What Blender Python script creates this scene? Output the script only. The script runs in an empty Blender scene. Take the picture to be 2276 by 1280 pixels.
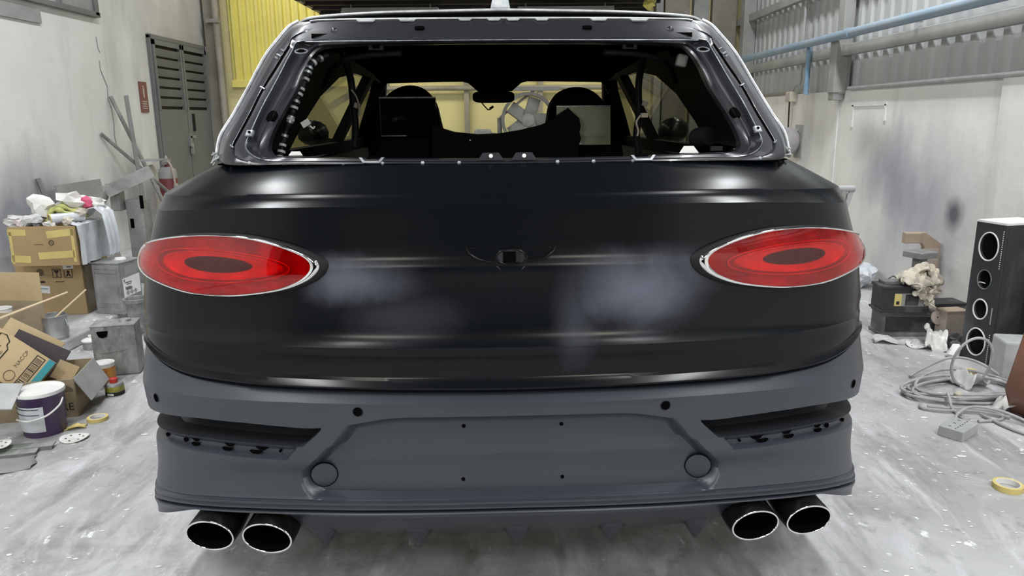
import bpy, bmesh, math, random
from mathutils import Vector, Matrix, Euler
from mathutils.geometry import tessellate_polygon

random.seed(7)
SC = bpy.context.scene
COL = SC.collection
R = math.radians
PI = math.pi

# ------------------------------------------------------------------ camera
cd = bpy.data.cameras.new('camera')
cam = bpy.data.objects.new('camera', cd)
COL.objects.link(cam)
cd.sensor_fit = 'HORIZONTAL'
cd.sensor_width = 36.0
cd.lens = 1651.2 / 2276 * 36.0
cd.clip_start = 0.05
PITCH, ROLL = R(12.91), R(-0.442)
fw = Vector((0, math.cos(PITCH), -math.sin(PITCH)))
up0 = Vector((0, math.sin(PITCH), math.cos(PITCH)))
rt0 = Vector((1, 0, 0))
rt = rt0 * math.cos(ROLL) + up0 * math.sin(ROLL)
up = up0 * math.cos(ROLL) - rt0 * math.sin(ROLL)
m = Matrix((rt, up, -fw)).transposed().to_4x4()
m.translation = (0, 0, 1.45)
cam.matrix_world = m
SC.camera = cam

# ------------------------------------------------------------------ world, exposure
w = bpy.data.worlds.new('world')
SC.world = w
w.use_nodes = True
bgn = w.node_tree.nodes['Background']
bgn.inputs[0].default_value = (0.30, 0.38, 0.55, 1)
bgn.inputs[1].default_value = 0.03
SC.view_settings.view_transform = 'Standard'
SC.view_settings.look = 'None'
SC.view_settings.gamma = 1.0
SC.view_settings.use_curve_mapping = False
SC.view_settings.exposure = 0.0

# lamp table: (x, y, z, length, watt, colour) - ceiling battens of the workshop
LAMP_Z = 4.3
LAMPS = []
NTH_L = ['nearest the unseen front wall', 'second from the unseen front wall', 'in the middle of its row', 'fourth from the unseen front wall', 'nearest the yellow back wall']
for lx in (-2.3, 2.3):
    for k_, (ly, e) in enumerate(((-2.8, 80), (0.0, 105), (2.9, 60), (5.6, 84), (8.2, 12 if lx < 0 else 30))):
        LAMPS.append((lx, ly, LAMP_Z, 1.5, e, (0.96, 0.985, 1.0), 'white batten lamp in the %s ceiling row, %s' % ('left' if lx < 0 else 'right', NTH_L[k_]), 5.2, 0))
for lx, wh_ in ((-1.5, 'left'), (0.7, 'right')):
    LAMPS.append((lx, 9.9, 2.72, 1.2, 22, (1.0, 0.95, 0.80), 'warm batten lamp under the dark storage deck, %s of the two' % wh_, 2.85, 90))

LAMPS.append((-2.75, 9.7, 3.9, 1.2, 25, (1.0, 0.97, 0.88), 'batten lamp hanging right in front of the yellow corrugated sheet', 5.2, 90))

# ------------------------------------------------------------------ helpers
def link(o, parent=None):
    COL.objects.link(o)
    if parent is not None:
        o.parent = parent
    return o

def thing(name, label, cat, loc=(0, 0, 0), rotz=0, group=None, rot=None):
    o = bpy.data.objects.new(name, None)
    o.empty_display_size = 0.1
    link(o)
    o.location = loc
    o.rotation_euler = rot if rot else (0, 0, rotz)
    tag(o, label, cat, group)
    return o

def tag(o, label=None, cat=None, group=None, kind=None):
    if label: o['label'] = label
    if cat: o['category'] = cat
    if group: o['group'] = group
    if kind: o['kind'] = kind
    return o

class MB:
    def __init__(s):
        s.v = []; s.f = []
    def add(s, vs, fs):
        n = len(s.v)
        s.v += [tuple(p) for p in vs]
        s.f += [tuple(i + n for i in q) for q in fs]
        return s
    def box(s, c, d, M=None):
        x, y, z = d[0] / 2, d[1] / 2, d[2] / 2
        vs = [Vector((a * x, b * y, e * z)) for a in (-1, 1) for b in (-1, 1) for e in (-1, 1)]
        if M is not None: vs = [M @ p for p in vs]
        vs = [p + Vector(c) for p in vs]
        return s.add(vs, [(0, 1, 3, 2), (4, 6, 7, 5), (0, 4, 5, 1), (2, 3, 7, 6), (0, 2, 6, 4), (1, 5, 7, 3)])
    def grid(s, P, cu=False, cv=False):
        nr, nc = len(P), len(P[0])
        vs = [p for row in P for p in row]
        fs = []
        for i in range(nr - (0 if cu else 1)):
            for j in range(nc - (0 if cv else 1)):
                a, b = i, (i + 1) % nr
                c, d = j, (j + 1) % nc
                fs.append((a * nc + c, a * nc + d, b * nc + d, b * nc + c))
        return s.add(vs, fs)
    def tube(s, path, r, n=8, closed=False, caps=True):
        path = [Vector(p) for p in path]
        m = len(path)
        rs = r if isinstance(r, (list, tuple)) else [r] * m
        rows = []
        nrm = None
        for i, p in enumerate(path):
            if closed: t = path[(i + 1) % m] - path[i - 1]
            else: t = path[min(i + 1, m - 1)] - path[max(i - 1, 0)]
            if t.length < 1e-9: t = Vector((0, 0, 1))
            t.normalize()
            if nrm is None:
                a = Vector((0, 0, 1)) if abs(t.z) < 0.9 else Vector((1, 0, 0))
                nrm = t.cross(a).normalized()
            nrm = (nrm - t * nrm.dot(t))
            if nrm.length < 1e-6: nrm = t.orthogonal()
            nrm.normalize()
            b = t.cross(nrm)
            rows.append([p + (nrm * math.cos(2 * PI * k / n) + b * math.sin(2 * PI * k / n)) * rs[i] for k in range(n)])
        s.grid(rows, cu=closed, cv=True)
        if caps and not closed:
            base = len(s.v) - m * n
            s.f.append(tuple(base + k for k in reversed(range(n))))
            s.f.append(tuple(base + (m - 1) * n + k for k in range(n)))
        return s
    def lathe(s, prof, n=24, c=(0, 0, 0), sx=1, sy=1, M=None):
        rows = []
        for r, z in prof:
            row = []
            for k in range(n):
                p = Vector((r * sx * math.cos(2 * PI * k / n), r * sy * math.sin(2 * PI * k / n), z))
                if M is not None: p = M @ p
                row.append(p + Vector(c))
            rows.append(row)
        return s.grid(rows, cv=True)
    def prism(s, poly, h, M=None):
        """poly in local xy, extruded from z=0 to z=h, then matrix M"""
        n = len(poly)
        vs = [Vector((x, y, 0)) for x, y in poly] + [Vector((x, y, h)) for x, y in poly]
        if M is not None: vs = [M @ p for p in vs]
        fs = [tuple(reversed(range(n))), tuple(range(n, 2 * n))]
        fs += [(i, (i + 1) % n, (i + 1) % n + n, i + n) for i in range(n)]
        return s.add(vs, fs)
    def build(s, name, mat, parent=None, smooth=None, bevel=0, seg=2, kind=None, solid=0):
        me = bpy.data.meshes.new(name)
        me.from_pydata([tuple(p) for p in s.v], [], s.f)
        bm = bmesh.new(); bm.from_mesh(me)
        bmesh.ops.recalc_face_normals(bm, faces=bm.faces)
        bm.to_mesh(me); bm.free()
        if smooth is not None:
            for q in me.polygons: q.use_smooth = True
            if smooth < 179: me.set_sharp_from_angle(angle=R(smooth))
        me.update()
        o = bpy.data.objects.new(name, me)
        if mat: me.materials.append(mat)
        link(o, parent)
        if solid:
            sm = o.modifiers.new('solid', 'SOLIDIFY'); sm.thickness = solid; sm.offset = 0
        if bevel:
            b = o.modifiers.new('bevel', 'BEVEL'); b.width = bevel; b.segments = seg; b.limit_method = 'ANGLE'
        if kind: o['kind'] = kind
        return o

def rotm(x=0, y=0, z=0):
    return Euler((R(x), R(y), R(z))).to_matrix()

def frame(o, ax, ay, az=None):
    """4x4 matrix: origin o, x axis ax, y axis ay"""
    ax = Vector(ax).normalized(); ay = Vector(ay); ay = (ay - ax * ay.dot(ax)).normalized()
    az = ax.cross(ay)
    M = Matrix((ax, ay, az)).transposed().to_4x4(); M.translation = Vector(o)
    return M

def spline(pts, n=8, closed=False):
    P = [Vector(p) for p in pts]; out = []; m = len(P)
    rng = range(m if closed else m - 1)
    for i in rng:
        if closed: a, b, c, d = P[i - 1], P[i], P[(i + 1) % m], P[(i + 2) % m]
        else: a, b, c, d = P[max(i - 1, 0)], P[i], P[i + 1], P[min(i + 2, m - 1)]
        for k in range(n):
            t = k / n
            out.append(0.5 * ((2 * b) + (c - a) * t + (2 * a - 5 * b + 4 * c - d) * t * t + (3 * b - a - 3 * c + d) * t ** 3))
    if not closed: out.append(P[-1])
    return out

def text(body, size, mat, parent, M, name='print', extrude=0.0005, align='CENTER'):
    cu = bpy.data.curves.new(name, 'FONT')
    cu.body = body; cu.size = size; cu.align_x = align; cu.align_y = 'CENTER'; cu.extrude = extrude
    cu.resolution_u = 3
    t = bpy.data.objects.new('tmp_text', cu)
    COL.objects.link(t)
    dg = bpy.context.evaluated_depsgraph_get()
    me = bpy.data.meshes.new_from_object(t.evaluated_get(dg))
    bpy.data.objects.remove(t)
    o = bpy.data.objects.new(name, me)
    me.materials.clear(); me.materials.append(mat)
    link(o, parent); o.matrix_local = M
    return o

# ------------------------------------------------------------------ materials
def mat(name, col, rough=0.6, metal=0.0, col2=None, scale=4.0, detail=5.0, lo=0.4, hi=0.65, bump=0.0, bscale=30.0,
        coat=0.0, spec=0.5, stretch=None, rough2=None, emit=0.0, noise_rough=0.6):
    mt = bpy.data.materials.new(name)
    mt.use_nodes = True
    nt = mt.node_tree; N = nt.nodes; L = nt.links
    b = N['Principled BSDF']
    b.inputs['Base Color'].default_value = (*col, 1)
    b.inputs['Roughness'].default_value = rough
    b.inputs['Metallic'].default_value = metal
    b.inputs['Specular IOR Level'].default_value = spec
    if coat:
        b.inputs['Coat Weight'].default_value = coat
        b.inputs['Coat Roughness'].default_value = 0.08
    if emit:
        b.inputs['Emission Color'].default_value = (*col, 1)
        b.inputs['Emission Strength'].default_value = emit
    if col2 or bump or rough2 is not None:
        tc = N.new('ShaderNodeTexCoord')
        mp = N.new('ShaderNodeMapping')
        L.new(tc.outputs['Object'], mp.inputs['Vector'])
        if stretch: mp.inputs['Scale'].default_value = stretch
        if col2 or rough2 is not None:
            nz = N.new('ShaderNodeTexNoise')
            nz.inputs['Scale'].default_value = scale; nz.inputs['Detail'].default_value = detail
            nz.inputs['Roughness'].default_value = noise_rough
            L.new(mp.outputs[0], nz.inputs['Vector'])
            mr = N.new('ShaderNodeMapRange')
            mr.inputs['From Min'].default_value = lo; mr.inputs['From Max'].default_value = hi
            L.new(nz.outputs['Fac'], mr.inputs['Value'])
            if col2:
                mx = N.new('ShaderNodeMix'); mx.data_type = 'RGBA'
                mx.inputs['A'].default_value = (*col, 1); mx.inputs['B'].default_value = (*col2, 1)
                L.new(mr.outputs[0], mx.inputs['Factor']); L.new(mx.outputs['Result'], b.inputs['Base Color'])
            if rough2 is not None:
                m2 = N.new('ShaderNodeMapRange')
                m2.inputs['To Min'].default_value = rough; m2.inputs['To Max'].default_value = rough2
                L.new(mr.outputs[0], m2.inputs['Value']); L.new(m2.outputs[0], b.inputs['Roughness'])
        if bump:
            n2 = N.new('ShaderNodeTexNoise'); n2.inputs['Scale'].default_value = bscale; n2.inputs['Detail'].default_value = 4
            L.new(mp.outputs[0], n2.inputs['Vector'])
            bp = N.new('ShaderNodeBump'); bp.inputs['Strength'].default_value = bump; bp.inputs['Distance'].default_value = 0.01
            L.new(n2.outputs['Fac'], bp.inputs['Height']); L.new(bp.outputs[0], b.inputs['Normal'])
    return mt

def film(name, tint, gloss_rough=0.03, gain=1.0, ior=1.45):
    """thin clear sheet: see-through with a fresnel reflection"""
    mt = bpy.data.materials.new(name); mt.use_nodes = True
    nt = mt.node_tree; N = nt.nodes; L = nt.links
    N.remove(N['Principled BSDF'])
    out = N['Material Output']
    tr = N.new('ShaderNodeBsdfTransparent'); tr.inputs[0].default_value = (*tint, 1)
    gl = N.new('ShaderNodeBsdfGlossy'); gl.inputs['Roughness'].default_value = gloss_rough
    gl.inputs['Color'].default_value = (gain, gain, gain, 1)
    lw = N.new('ShaderNodeLayerWeight'); lw.inputs['Blend'].default_value = 0.5
    f0 = ((ior - 1) / (ior + 1)) ** 2
    pw = N.new('ShaderNodeMath'); pw.operation = 'POWER'; pw.inputs[1].default_value = 5.0
    L.new(lw.outputs['Facing'], pw.inputs[0])
    fr = N.new('ShaderNodeMapRange'); fr.inputs['To Min'].default_value = f0; fr.inputs['To Max'].default_value = 1.0
    L.new(pw.outputs[0], fr.inputs['Value'])
    mx = N.new('ShaderNodeMixShader')
    L.new(fr.outputs[0], mx.inputs[0]); L.new(tr.outputs[0], mx.inputs[1]); L.new(gl.outputs[0], mx.inputs[2])
    L.new(mx.outputs[0], out.inputs[0])
    return mt

def wall_mat(name, base, stain, dark, blotches=(), scale=0.7, streak=True, flecks=None):
    """plastered / concrete wall with clouds, vertical streaks and local stains or painted shade (cx, cy, cz, r, colour, amount)"""
    mt = bpy.data.materials.new(name); mt.use_nodes = True
    nt = mt.node_tree; N = nt.nodes; L = nt.links
    b = N['Principled BSDF']; b.inputs['Roughness'].default_value = 0.85; b.inputs['Specular IOR Level'].default_value = 0.2
    tc = N.new('ShaderNodeTexCoord')
    def noise(sc, det=6, stretch=None, lo=0.4, hi=0.7, rough=0.6):
        v = tc.outputs['Object']
        if stretch:
            mp = N.new('ShaderNodeMapping'); mp.inputs['Scale'].default_value = stretch
            L.new(v, mp.inputs['Vector']); v = mp.outputs[0]
        nz = N.new('ShaderNodeTexNoise'); nz.inputs['Scale'].default_value = sc; nz.inputs['Detail'].default_value = det
        nz.inputs['Roughness'].default_value = rough
        L.new(v, nz.inputs['Vector'])
        mr = N.new('ShaderNodeMapRange'); mr.inputs['From Min'].default_value = lo; mr.inputs['From Max'].default_value = hi
        L.new(nz.outputs['Fac'], mr.inputs['Value'])
        return mr.outputs[0]
    def mix(prev, col, fac, amt=1.0):
        mx = N.new('ShaderNodeMix'); mx.data_type = 'RGBA'
        if isinstance(prev, tuple): mx.inputs['A'].default_value = (*prev, 1)
        else: L.new(prev, mx.inputs['A'])
        mx.inputs['B'].default_value = (*col, 1)
        ml = N.new('ShaderNodeMath'); ml.operation = 'MULTIPLY'; ml.inputs[1].default_value = amt
        L.new(fac, ml.inputs[0]); L.new(ml.outputs[0], mx.inputs['Factor'])
        return mx.outputs['Result']
    c = mix(base, stain, noise(scale), 0.8)
    if streak: c = mix(c, dark, noise(1.6, 5, (2.2, 2.2, 0.35), 0.55, 0.8), 0.45)
    c = mix(c, dark, noise(7.0, 8, None, 0.6, 0.8, 0.7), 0.35)
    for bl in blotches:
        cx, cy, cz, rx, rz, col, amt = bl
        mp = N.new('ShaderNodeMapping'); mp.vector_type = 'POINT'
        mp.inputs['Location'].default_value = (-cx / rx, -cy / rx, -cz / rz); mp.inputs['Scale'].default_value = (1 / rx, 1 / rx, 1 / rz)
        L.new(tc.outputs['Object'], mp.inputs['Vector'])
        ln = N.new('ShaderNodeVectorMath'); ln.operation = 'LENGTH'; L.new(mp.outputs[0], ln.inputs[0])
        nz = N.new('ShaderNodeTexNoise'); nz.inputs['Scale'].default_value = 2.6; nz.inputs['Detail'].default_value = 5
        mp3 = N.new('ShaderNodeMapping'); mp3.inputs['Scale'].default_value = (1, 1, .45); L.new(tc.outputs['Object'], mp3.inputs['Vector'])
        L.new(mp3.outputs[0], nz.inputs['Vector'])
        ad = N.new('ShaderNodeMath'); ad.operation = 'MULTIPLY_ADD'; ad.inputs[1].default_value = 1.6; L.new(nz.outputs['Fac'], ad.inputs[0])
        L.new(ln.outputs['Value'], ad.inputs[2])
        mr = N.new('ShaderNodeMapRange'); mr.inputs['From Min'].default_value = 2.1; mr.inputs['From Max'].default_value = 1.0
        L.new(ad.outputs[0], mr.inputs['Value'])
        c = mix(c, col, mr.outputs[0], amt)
    if flecks: c = mix(c, flecks, noise(26, 3, None, 0.66, 0.72), 0.8)
    L.new(c, b.inputs['Base Color'])
    n2 = N.new('ShaderNodeTexNoise'); n2.inputs['Scale'].default_value = 14; n2.inputs['Detail'].default_value = 8
    L.new(tc.outputs['Object'], n2.inputs['Vector'])
    bp = N.new('ShaderNodeBump'); bp.inputs['Strength'].default_value = 0.25; bp.inputs['Distance'].default_value = 0.01
    L.new(n2.outputs['Fac'], bp.inputs['Height']); L.new(bp.outputs[0], b.inputs['Normal'])
    return mt

def floor_mat():
    mt = bpy.data.materials.new('dusty concrete'); mt.use_nodes = True
    nt = mt.node_tree; N = nt.nodes; L = nt.links
    b = N['Principled BSDF']; b.inputs['Specular IOR Level'].default_value = 0.35
    tc = N.new('ShaderNodeTexCoord')
    def noise(sc, det, lo, hi, stretch=None, rough=0.6, rot=0, dist=0):
        mp = N.new('ShaderNodeMapping'); mp.inputs['Rotation'].default_value = (0, 0, R(rot))
        if stretch: mp.inputs['Scale'].default_value = stretch
        L.new(tc.outputs['Object'], mp.inputs['Vector'])
        nz = N.new('ShaderNodeTexNoise'); nz.inputs['Scale'].default_value = sc; nz.inputs['Detail'].default_value = det
        nz.inputs['Roughness'].default_value = rough; nz.inputs['Distortion'].default_value = dist
        L.new(mp.outputs[0], nz.inputs['Vector'])
        mr = N.new('ShaderNodeMapRange'); mr.inputs['From Min'].default_value = lo; mr.inputs['From Max'].default_value = hi
        L.new(nz.outputs['Fac'], mr.inputs['Value'])
        return mr.outputs[0]
    def mix(prev, col, fac, amt):
        mx = N.new('ShaderNodeMix'); mx.data_type = 'RGBA'
        if isinstance(prev, tuple): mx.inputs['A'].default_value = (*prev, 1)
        else: L.new(prev, mx.inputs['A'])
        mx.inputs['B'].default_value = (*col, 1)
        ml = N.new('ShaderNodeMath'); ml.operation = 'MULTIPLY'; ml.inputs[1].default_value = amt
        L.new(fac, ml.inputs[0]); L.new(ml.outputs[0], mx.inputs['Factor'])
        return mx.outputs['Result']
    c = mix((0.37, 0.37, 0.365), (0.50, 0.50, 0.515), noise(1.3, 6, 0.38, 0.64), 1.0)
    c = mix(c, (0.20, 0.20, 0.195), noise(2.0, 10, 0.50, 0.70, None, 0.70, 20, 0.5), 0.75)
    c = mix(c, (0.66, 0.66, 0.69), noise(2.4, 9, 0.50, 0.68, (1, 0.55, 1), 0.72, 35, 0.8), 0.8)
    c = mix(c, (0.13, 0.13, 0.125), noise(8, 9, 0.57, 0.72, None, 0.72), 0.6)
    c = mix(c, (0.17, 0.17, 0.17), noise(5, 7, 0.54, 0.68, (1, 0.20, 1), 0.65, -28), 0.6)
    c = mix(c, (0.70, 0.70, 0.72), noise(7, 6, 0.58, 0.68, (1, 0.16, 1), 0.65, -28), 0.55)
    c = mix(c, (0.84, 0.84, 0.86), noise(15, 5, 0.63, 0.69, (1, 0.6, 1), 0.65, 50), 0.9)
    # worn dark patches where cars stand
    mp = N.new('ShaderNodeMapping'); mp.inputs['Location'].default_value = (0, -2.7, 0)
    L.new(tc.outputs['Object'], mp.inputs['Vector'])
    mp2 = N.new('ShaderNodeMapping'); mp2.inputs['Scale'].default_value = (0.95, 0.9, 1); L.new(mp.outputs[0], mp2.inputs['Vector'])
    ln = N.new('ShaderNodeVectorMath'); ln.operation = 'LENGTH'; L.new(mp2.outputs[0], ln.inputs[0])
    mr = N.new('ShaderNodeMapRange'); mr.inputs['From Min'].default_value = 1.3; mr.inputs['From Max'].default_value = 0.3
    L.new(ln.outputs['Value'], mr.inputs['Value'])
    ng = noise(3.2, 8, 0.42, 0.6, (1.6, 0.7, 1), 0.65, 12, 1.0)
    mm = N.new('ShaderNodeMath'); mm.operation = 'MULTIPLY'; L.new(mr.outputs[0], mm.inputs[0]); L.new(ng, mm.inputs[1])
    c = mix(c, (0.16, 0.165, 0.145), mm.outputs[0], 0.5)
    L.new(c, b.inputs['Base Color'])
    b.inputs['Roughness'].default_value = 0.6
    n2 = N.new('ShaderNodeTexNoise'); n2.inputs['Scale'].default_value = 22; n2.inputs['Detail'].default_value = 8
    L.new(tc.outputs['Object'], n2.inputs['Vector'])
    bp = N.new('ShaderNodeBump'); bp.inputs['Strength'].default_value = 0.3; bp.inputs['Distance'].default_value = 0.01
    L.new(n2.outputs['Fac'], bp.inputs['Height']); L.new(bp.outputs[0], b.inputs['Normal'])
    return mt

M = {}
M['floor'] = floor_mat()
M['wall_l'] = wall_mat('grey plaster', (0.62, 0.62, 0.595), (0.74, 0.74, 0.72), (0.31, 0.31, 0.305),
    [(-4.2, 10.0, 2.2, 1.5, 1.6, (0.36, 0.355, 0.335), 0.85), (-4.2, 6.4, 0.6, 0.9, 0.55, (0.20, 0.21, 0.25), 0.85), (-4.2, 8.4, 0.6, 0.7, 0.5, (0.22, 0.22, 0.23), 0.7)])  # first blotch paints in the light falling off near the door
M['wall_r'] = wall_mat('pale concrete', (0.74, 0.725, 0.69), (0.86, 0.845, 0.81), (0.40, 0.39, 0.37),
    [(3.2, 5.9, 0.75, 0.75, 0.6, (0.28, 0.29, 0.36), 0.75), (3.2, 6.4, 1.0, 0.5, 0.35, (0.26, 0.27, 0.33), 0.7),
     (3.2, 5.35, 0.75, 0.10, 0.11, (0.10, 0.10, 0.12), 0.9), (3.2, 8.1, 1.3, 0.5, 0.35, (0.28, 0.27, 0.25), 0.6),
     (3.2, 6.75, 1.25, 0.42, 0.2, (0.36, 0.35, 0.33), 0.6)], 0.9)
M['wall_b'] = wall_mat('pale yellow plaster', (0.62, 0.56, 0.30), (0.72, 0.66, 0.38), (0.42, 0.37, 0.2), ())
M['wall_f'] = mat('unseen dark front wall', (0.10, 0.10, 0.11), 0.7)
M['ceil'] = mat('dark roof sheet', (0.10, 0.10, 0.105), 0.8)
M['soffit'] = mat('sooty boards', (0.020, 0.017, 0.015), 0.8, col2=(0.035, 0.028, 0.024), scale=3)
M['yellow'] = mat('yellow sheet paint', (0.82, 0.74, 0.20), 0.45, col2=(0.74, 0.66, 0.19), scale=2)
M['sheet'] = mat('dusty zinc sheet', (0.42, 0.43, 0.435), 0.6, 0.05, col2=(0.50, 0.505, 0.50), scale=1.2, stretch=(3, 3, 0.5))
M['steel_paint'] = mat('grey steel paint', (0.36, 0.365, 0.35), 0.6, col2=(0.28, 0.28, 0.265), scale=3)
M['beige_steel'] = mat('beige steel paint', (0.30, 0.28, 0.235), 0.6, col2=(0.23, 0.215, 0.18), scale=3)
M['blue_pipe'] = mat('blue pipe paint', (0.24, 0.33, 0.42), 0.5, col2=(0.33, 0.37, 0.42), scale=2, lo=0.4, hi=0.7)
M['door_grey'] = mat('grey door paint', (0.13, 0.135, 0.138), 0.6, col2=(0.155, 0.16, 0.16), scale=2)
M['frame_grey'] = mat('frame grey', (0.32, 0.32, 0.315), 0.6, col2=(0.25, 0.25, 0.245), scale=4)
M['dark'] = mat('near black', (0.006, 0.006, 0.007), 0.6, spec=0.3)
M['void'] = mat('deep black', (0.003, 0.003, 0.003), 0.9, spec=0.0)
M['galv'] = mat('galvanised steel', (0.30, 0.31, 0.325), 0.38, 0.65, col2=(0.44, 0.445, 0.45), scale=9, rough2=0.6)
M['dusty_metal'] = mat('dusty tin', (0.17, 0.175, 0.175), 0.6, 0.2, col2=(0.40, 0.405, 0.40), scale=11, lo=0.36, hi=0.66, bump=0.3, stretch=(1, 1, .6), noise_rough=.75)
M['bare_metal'] = mat('worn metal', (0.34, 0.345, 0.34), 0.5, 0.4, col2=(0.22, 0.22, 0.22), scale=8)
M['white'] = mat('white paint', (0.78, 0.78, 0.76), 0.6, col2=(0.66, 0.66, 0.64), scale=8)
M['paper'] = mat('white paper', (0.76, 0.75, 0.73), 0.85, col2=(0.60, 0.59, 0.57), scale=7, bump=0.25, bscale=14)
M['paper2'] = mat('grey paper', (0.58, 0.58, 0.57), 0.85, col2=(0.44, 0.44, 0.44), scale=8, bump=0.25, bscale=14)
M['carton'] = mat('cardboard', (0.42, 0.30, 0.155), 0.85, col2=(0.36, 0.255, 0.13), scale=3, bump=0.05)
M['carton2'] = mat('pale cardboard', (0.50, 0.38, 0.22), 0.85, col2=(0.43, 0.32, 0.18), scale=3)
M['carton3'] = mat('dusty cardboard', (0.36, 0.29, 0.19), 0.85, col2=(0.30, 0.235, 0.15), scale=4)
M['carton_in'] = mat('cardboard inside', (0.13, 0.09, 0.06), 0.9)
M['tape'] = mat('masking tape', (0.66, 0.54, 0.20), 0.7, col2=(0.58, 0.47, 0.18), scale=8)
M['ink'] = mat('black ink', (0.02, 0.017, 0.015), 0.8)
M['ink_soft'] = mat('faded ink', (0.14, 0.10, 0.06), 0.8)
M['teal'] = mat('teal print', (0.03, 0.26, 0.30), 0.7)
M['red'] = mat('red enamel', (0.17, 0.028, 0.034), 0.5, col2=(0.14, 0.04, 0.04), scale=6)
M['red_sign'] = mat('red sign', (0.17, 0.065, 0.062), 0.6)
M['pale'] = mat('pale print', (0.42, 0.36, 0.34), 0.7)
M['purple'] = mat('purple plastic', (0.045, 0.022, 0.075), 0.35, col2=(0.07, 0.04, 0.10), scale=5)
M['plastic_clear'] = film('clear plastic bag', (0.80, 0.83, 0.86), 0.12, 1.0, 1.6)
M['plastic_milky'] = mat('milky plastic', (0.62, 0.66, 0.70), 0.3, col2=(0.52, 0.54, 0.56), scale=7, bump=0.5, bscale=12)
M['green_cloth'] = mat('yellow green cloth', (0.46, 0.47, 0.17), 0.9, col2=(0.36, 0.37, 0.13), scale=9, bump=0.4, bscale=18)
M['pink_cloth'] = mat('pink cloth', (0.62, 0.10, 0.19), 0.9, col2=(0.5, 0.12, 0.2), scale=9, bump=0.3)
M['rag'] = mat('cream rag', (0.60, 0.55, 0.46), 0.9, col2=(0.46, 0.42, 0.35), scale=6, bump=0.4, bscale=22)
M['pink_paper'] = mat('pinkish paper', (0.56, 0.47, 0.49), 0.85, col2=(0.64, 0.60, 0.6), scale=5, bump=0.3)
M['speaker'] = mat('scuffed black cabinet', (0.030, 0.031, 0.036), 0.6, col2=(0.10, 0.10, 0.108), scale=4, lo=0.5, hi=0.75, stretch=(1, 1, 0.5))
M['battery'] = mat('black battery case', (0.028, 0.028, 0.03), 0.55, col2=(0.11, 0.11, 0.11), scale=7, lo=0.5, hi=0.72)
M['battery_dusty'] = mat('dusty battery case', (0.11, 0.11, 0.107), 0.7, col2=(0.24, 0.235, 0.23), scale=5, lo=0.42, hi=0.66)
M['cable'] = mat('dusty grey cable', (0.34, 0.33, 0.345), 0.6, col2=(0.45, 0.44, 0.44), scale=10)
M['plastic_grey'] = mat('grey plastic', (0.36, 0.37, 0.37), 0.5, col2=(0.44, 0.44, 0.45), scale=10)
M['tan_wood'] = mat('tan board', (0.42, 0.33, 0.25), 0.75, col2=(0.35, 0.27, 0.21), scale=5)
M['pinkish_board'] = mat('pale pinkish board', (0.44, 0.37, 0.33), 0.8, col2=(0.38, 0.32, 0.29), scale=4)
M['stand_grey'] = mat('grey jack paint', (0.16, 0.155, 0.155), 0.6, col2=(0.26, 0.26, 0.26), scale=8)
M['brown'] = mat('brown hide', (0.235, 0.105, 0.065), 0.5, col2=(0.17, 0.08, 0.05), scale=4, bump=0.1)
M['stick'] = mat('bare stick', (0.66, 0.52, 0.34), 0.7)
M['blue_cloth'] = mat('blue glove', (0.05, 0.16, 0.5), 0.7)
M['orange_print'] = mat('orange print', (0.62, 0.30, 0.06), 0.5, col2=(0.45, 0.12, 0.03), scale=25)
M['olive_print'] = mat('yellow green print', (0.36, 0.34, 0.05), 0.5, col2=(0.22, 0.22, 0.04), scale=20)
M['cap_red'] = mat('red cap', (0.50, 0.03, 0.03), 0.4)
M['maroon'] = mat('dark maroon card', (0.035, 0.022, 0.028), 0.6)
M['slate'] = mat('grey board', (0.24, 0.235, 0.235), 0.8, col2=(0.30, 0.30, 0.30), scale=4)
M['green_dirty'] = mat('dirty green metal', (0.13, 0.15, 0.13), 0.6, col2=(0.3, 0.3, 0.29), scale=9, lo=0.45, hi=0.6)
M['lamp_glow'] = mat('lamp tube', (1, 1, 1), 0.5, emit=6.0)

# ------------------------------------------------------------------ ceiling lamps
for lx, ly, lz, ln, e, c, lab, top, rz in LAMPS:
    t = thing('ceiling_lamp', lab, 'lamp', (lx, ly, lz), R(rz), 'ceiling batten lamps')
    MB().prism([(-0.15, 0.0), (0.15, 0.0), (0.08, 0.07), (-0.08, 0.07)], ln, frame((0, ln / 2, 0.012), (1, 0, 0), (0, 0, 1))).build('housing', M['white'], t)
    for q in (-1, 1):
        MB().tube([(0, q * (ln / 2 - 0.1), 0.08), (0, q * (ln / 2 - 0.1), top - lz)], 0.008, 6).build('hanger', M['bare_metal'], t)
    ld = bpy.data.lights.new('lamp_light', 'AREA'); ld.shape = 'RECTANGLE'; ld.size = 0.26; ld.size_y = ln
    ld.energy = e; ld.color = c
    lo = bpy.data.objects.new('lamp_light', ld); link(lo, t); lo.location = (0, 0, -0.005)

# two unseen battens added behind the camera to make the tailgate highlights
for lx, wh_ in ((-1.75, 'left'), (1.65, 'right')):
    t = thing('added_lamp', 'added warm batten lamp for the tailgate highlights, %s of the two' % wh_, 'lamp', (lx, -3.45, 2.3), 0, 'added highlight battens')
    MB().box((0, -.03, 0), (1.3, .06, .12)).build('housing', M['white'], t, bevel=.005)
    MB().box((0, .02, .075), (1.3, .12, .01)).build('reflector', M['white'], t)
    for q in (-1, 1):
        MB().tube([(q * .5, -.03, .06), (q * .5, -.03, 1.0)], .008, 6).build('hanger', M['bare_metal'], t)
    ld = bpy.data.lights.new('lamp_light', 'AREA'); ld.shape = 'RECTANGLE'; ld.size = 1.25; ld.size_y = 0.10
    ld.energy = 42; ld.color = (1.0, 0.97, 0.84)
    lo = bpy.data.objects.new('lamp_light', ld); link(lo, t); lo.location = (0, .005, 0); lo.rotation_euler = (R(90), 0, 0)

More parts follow.
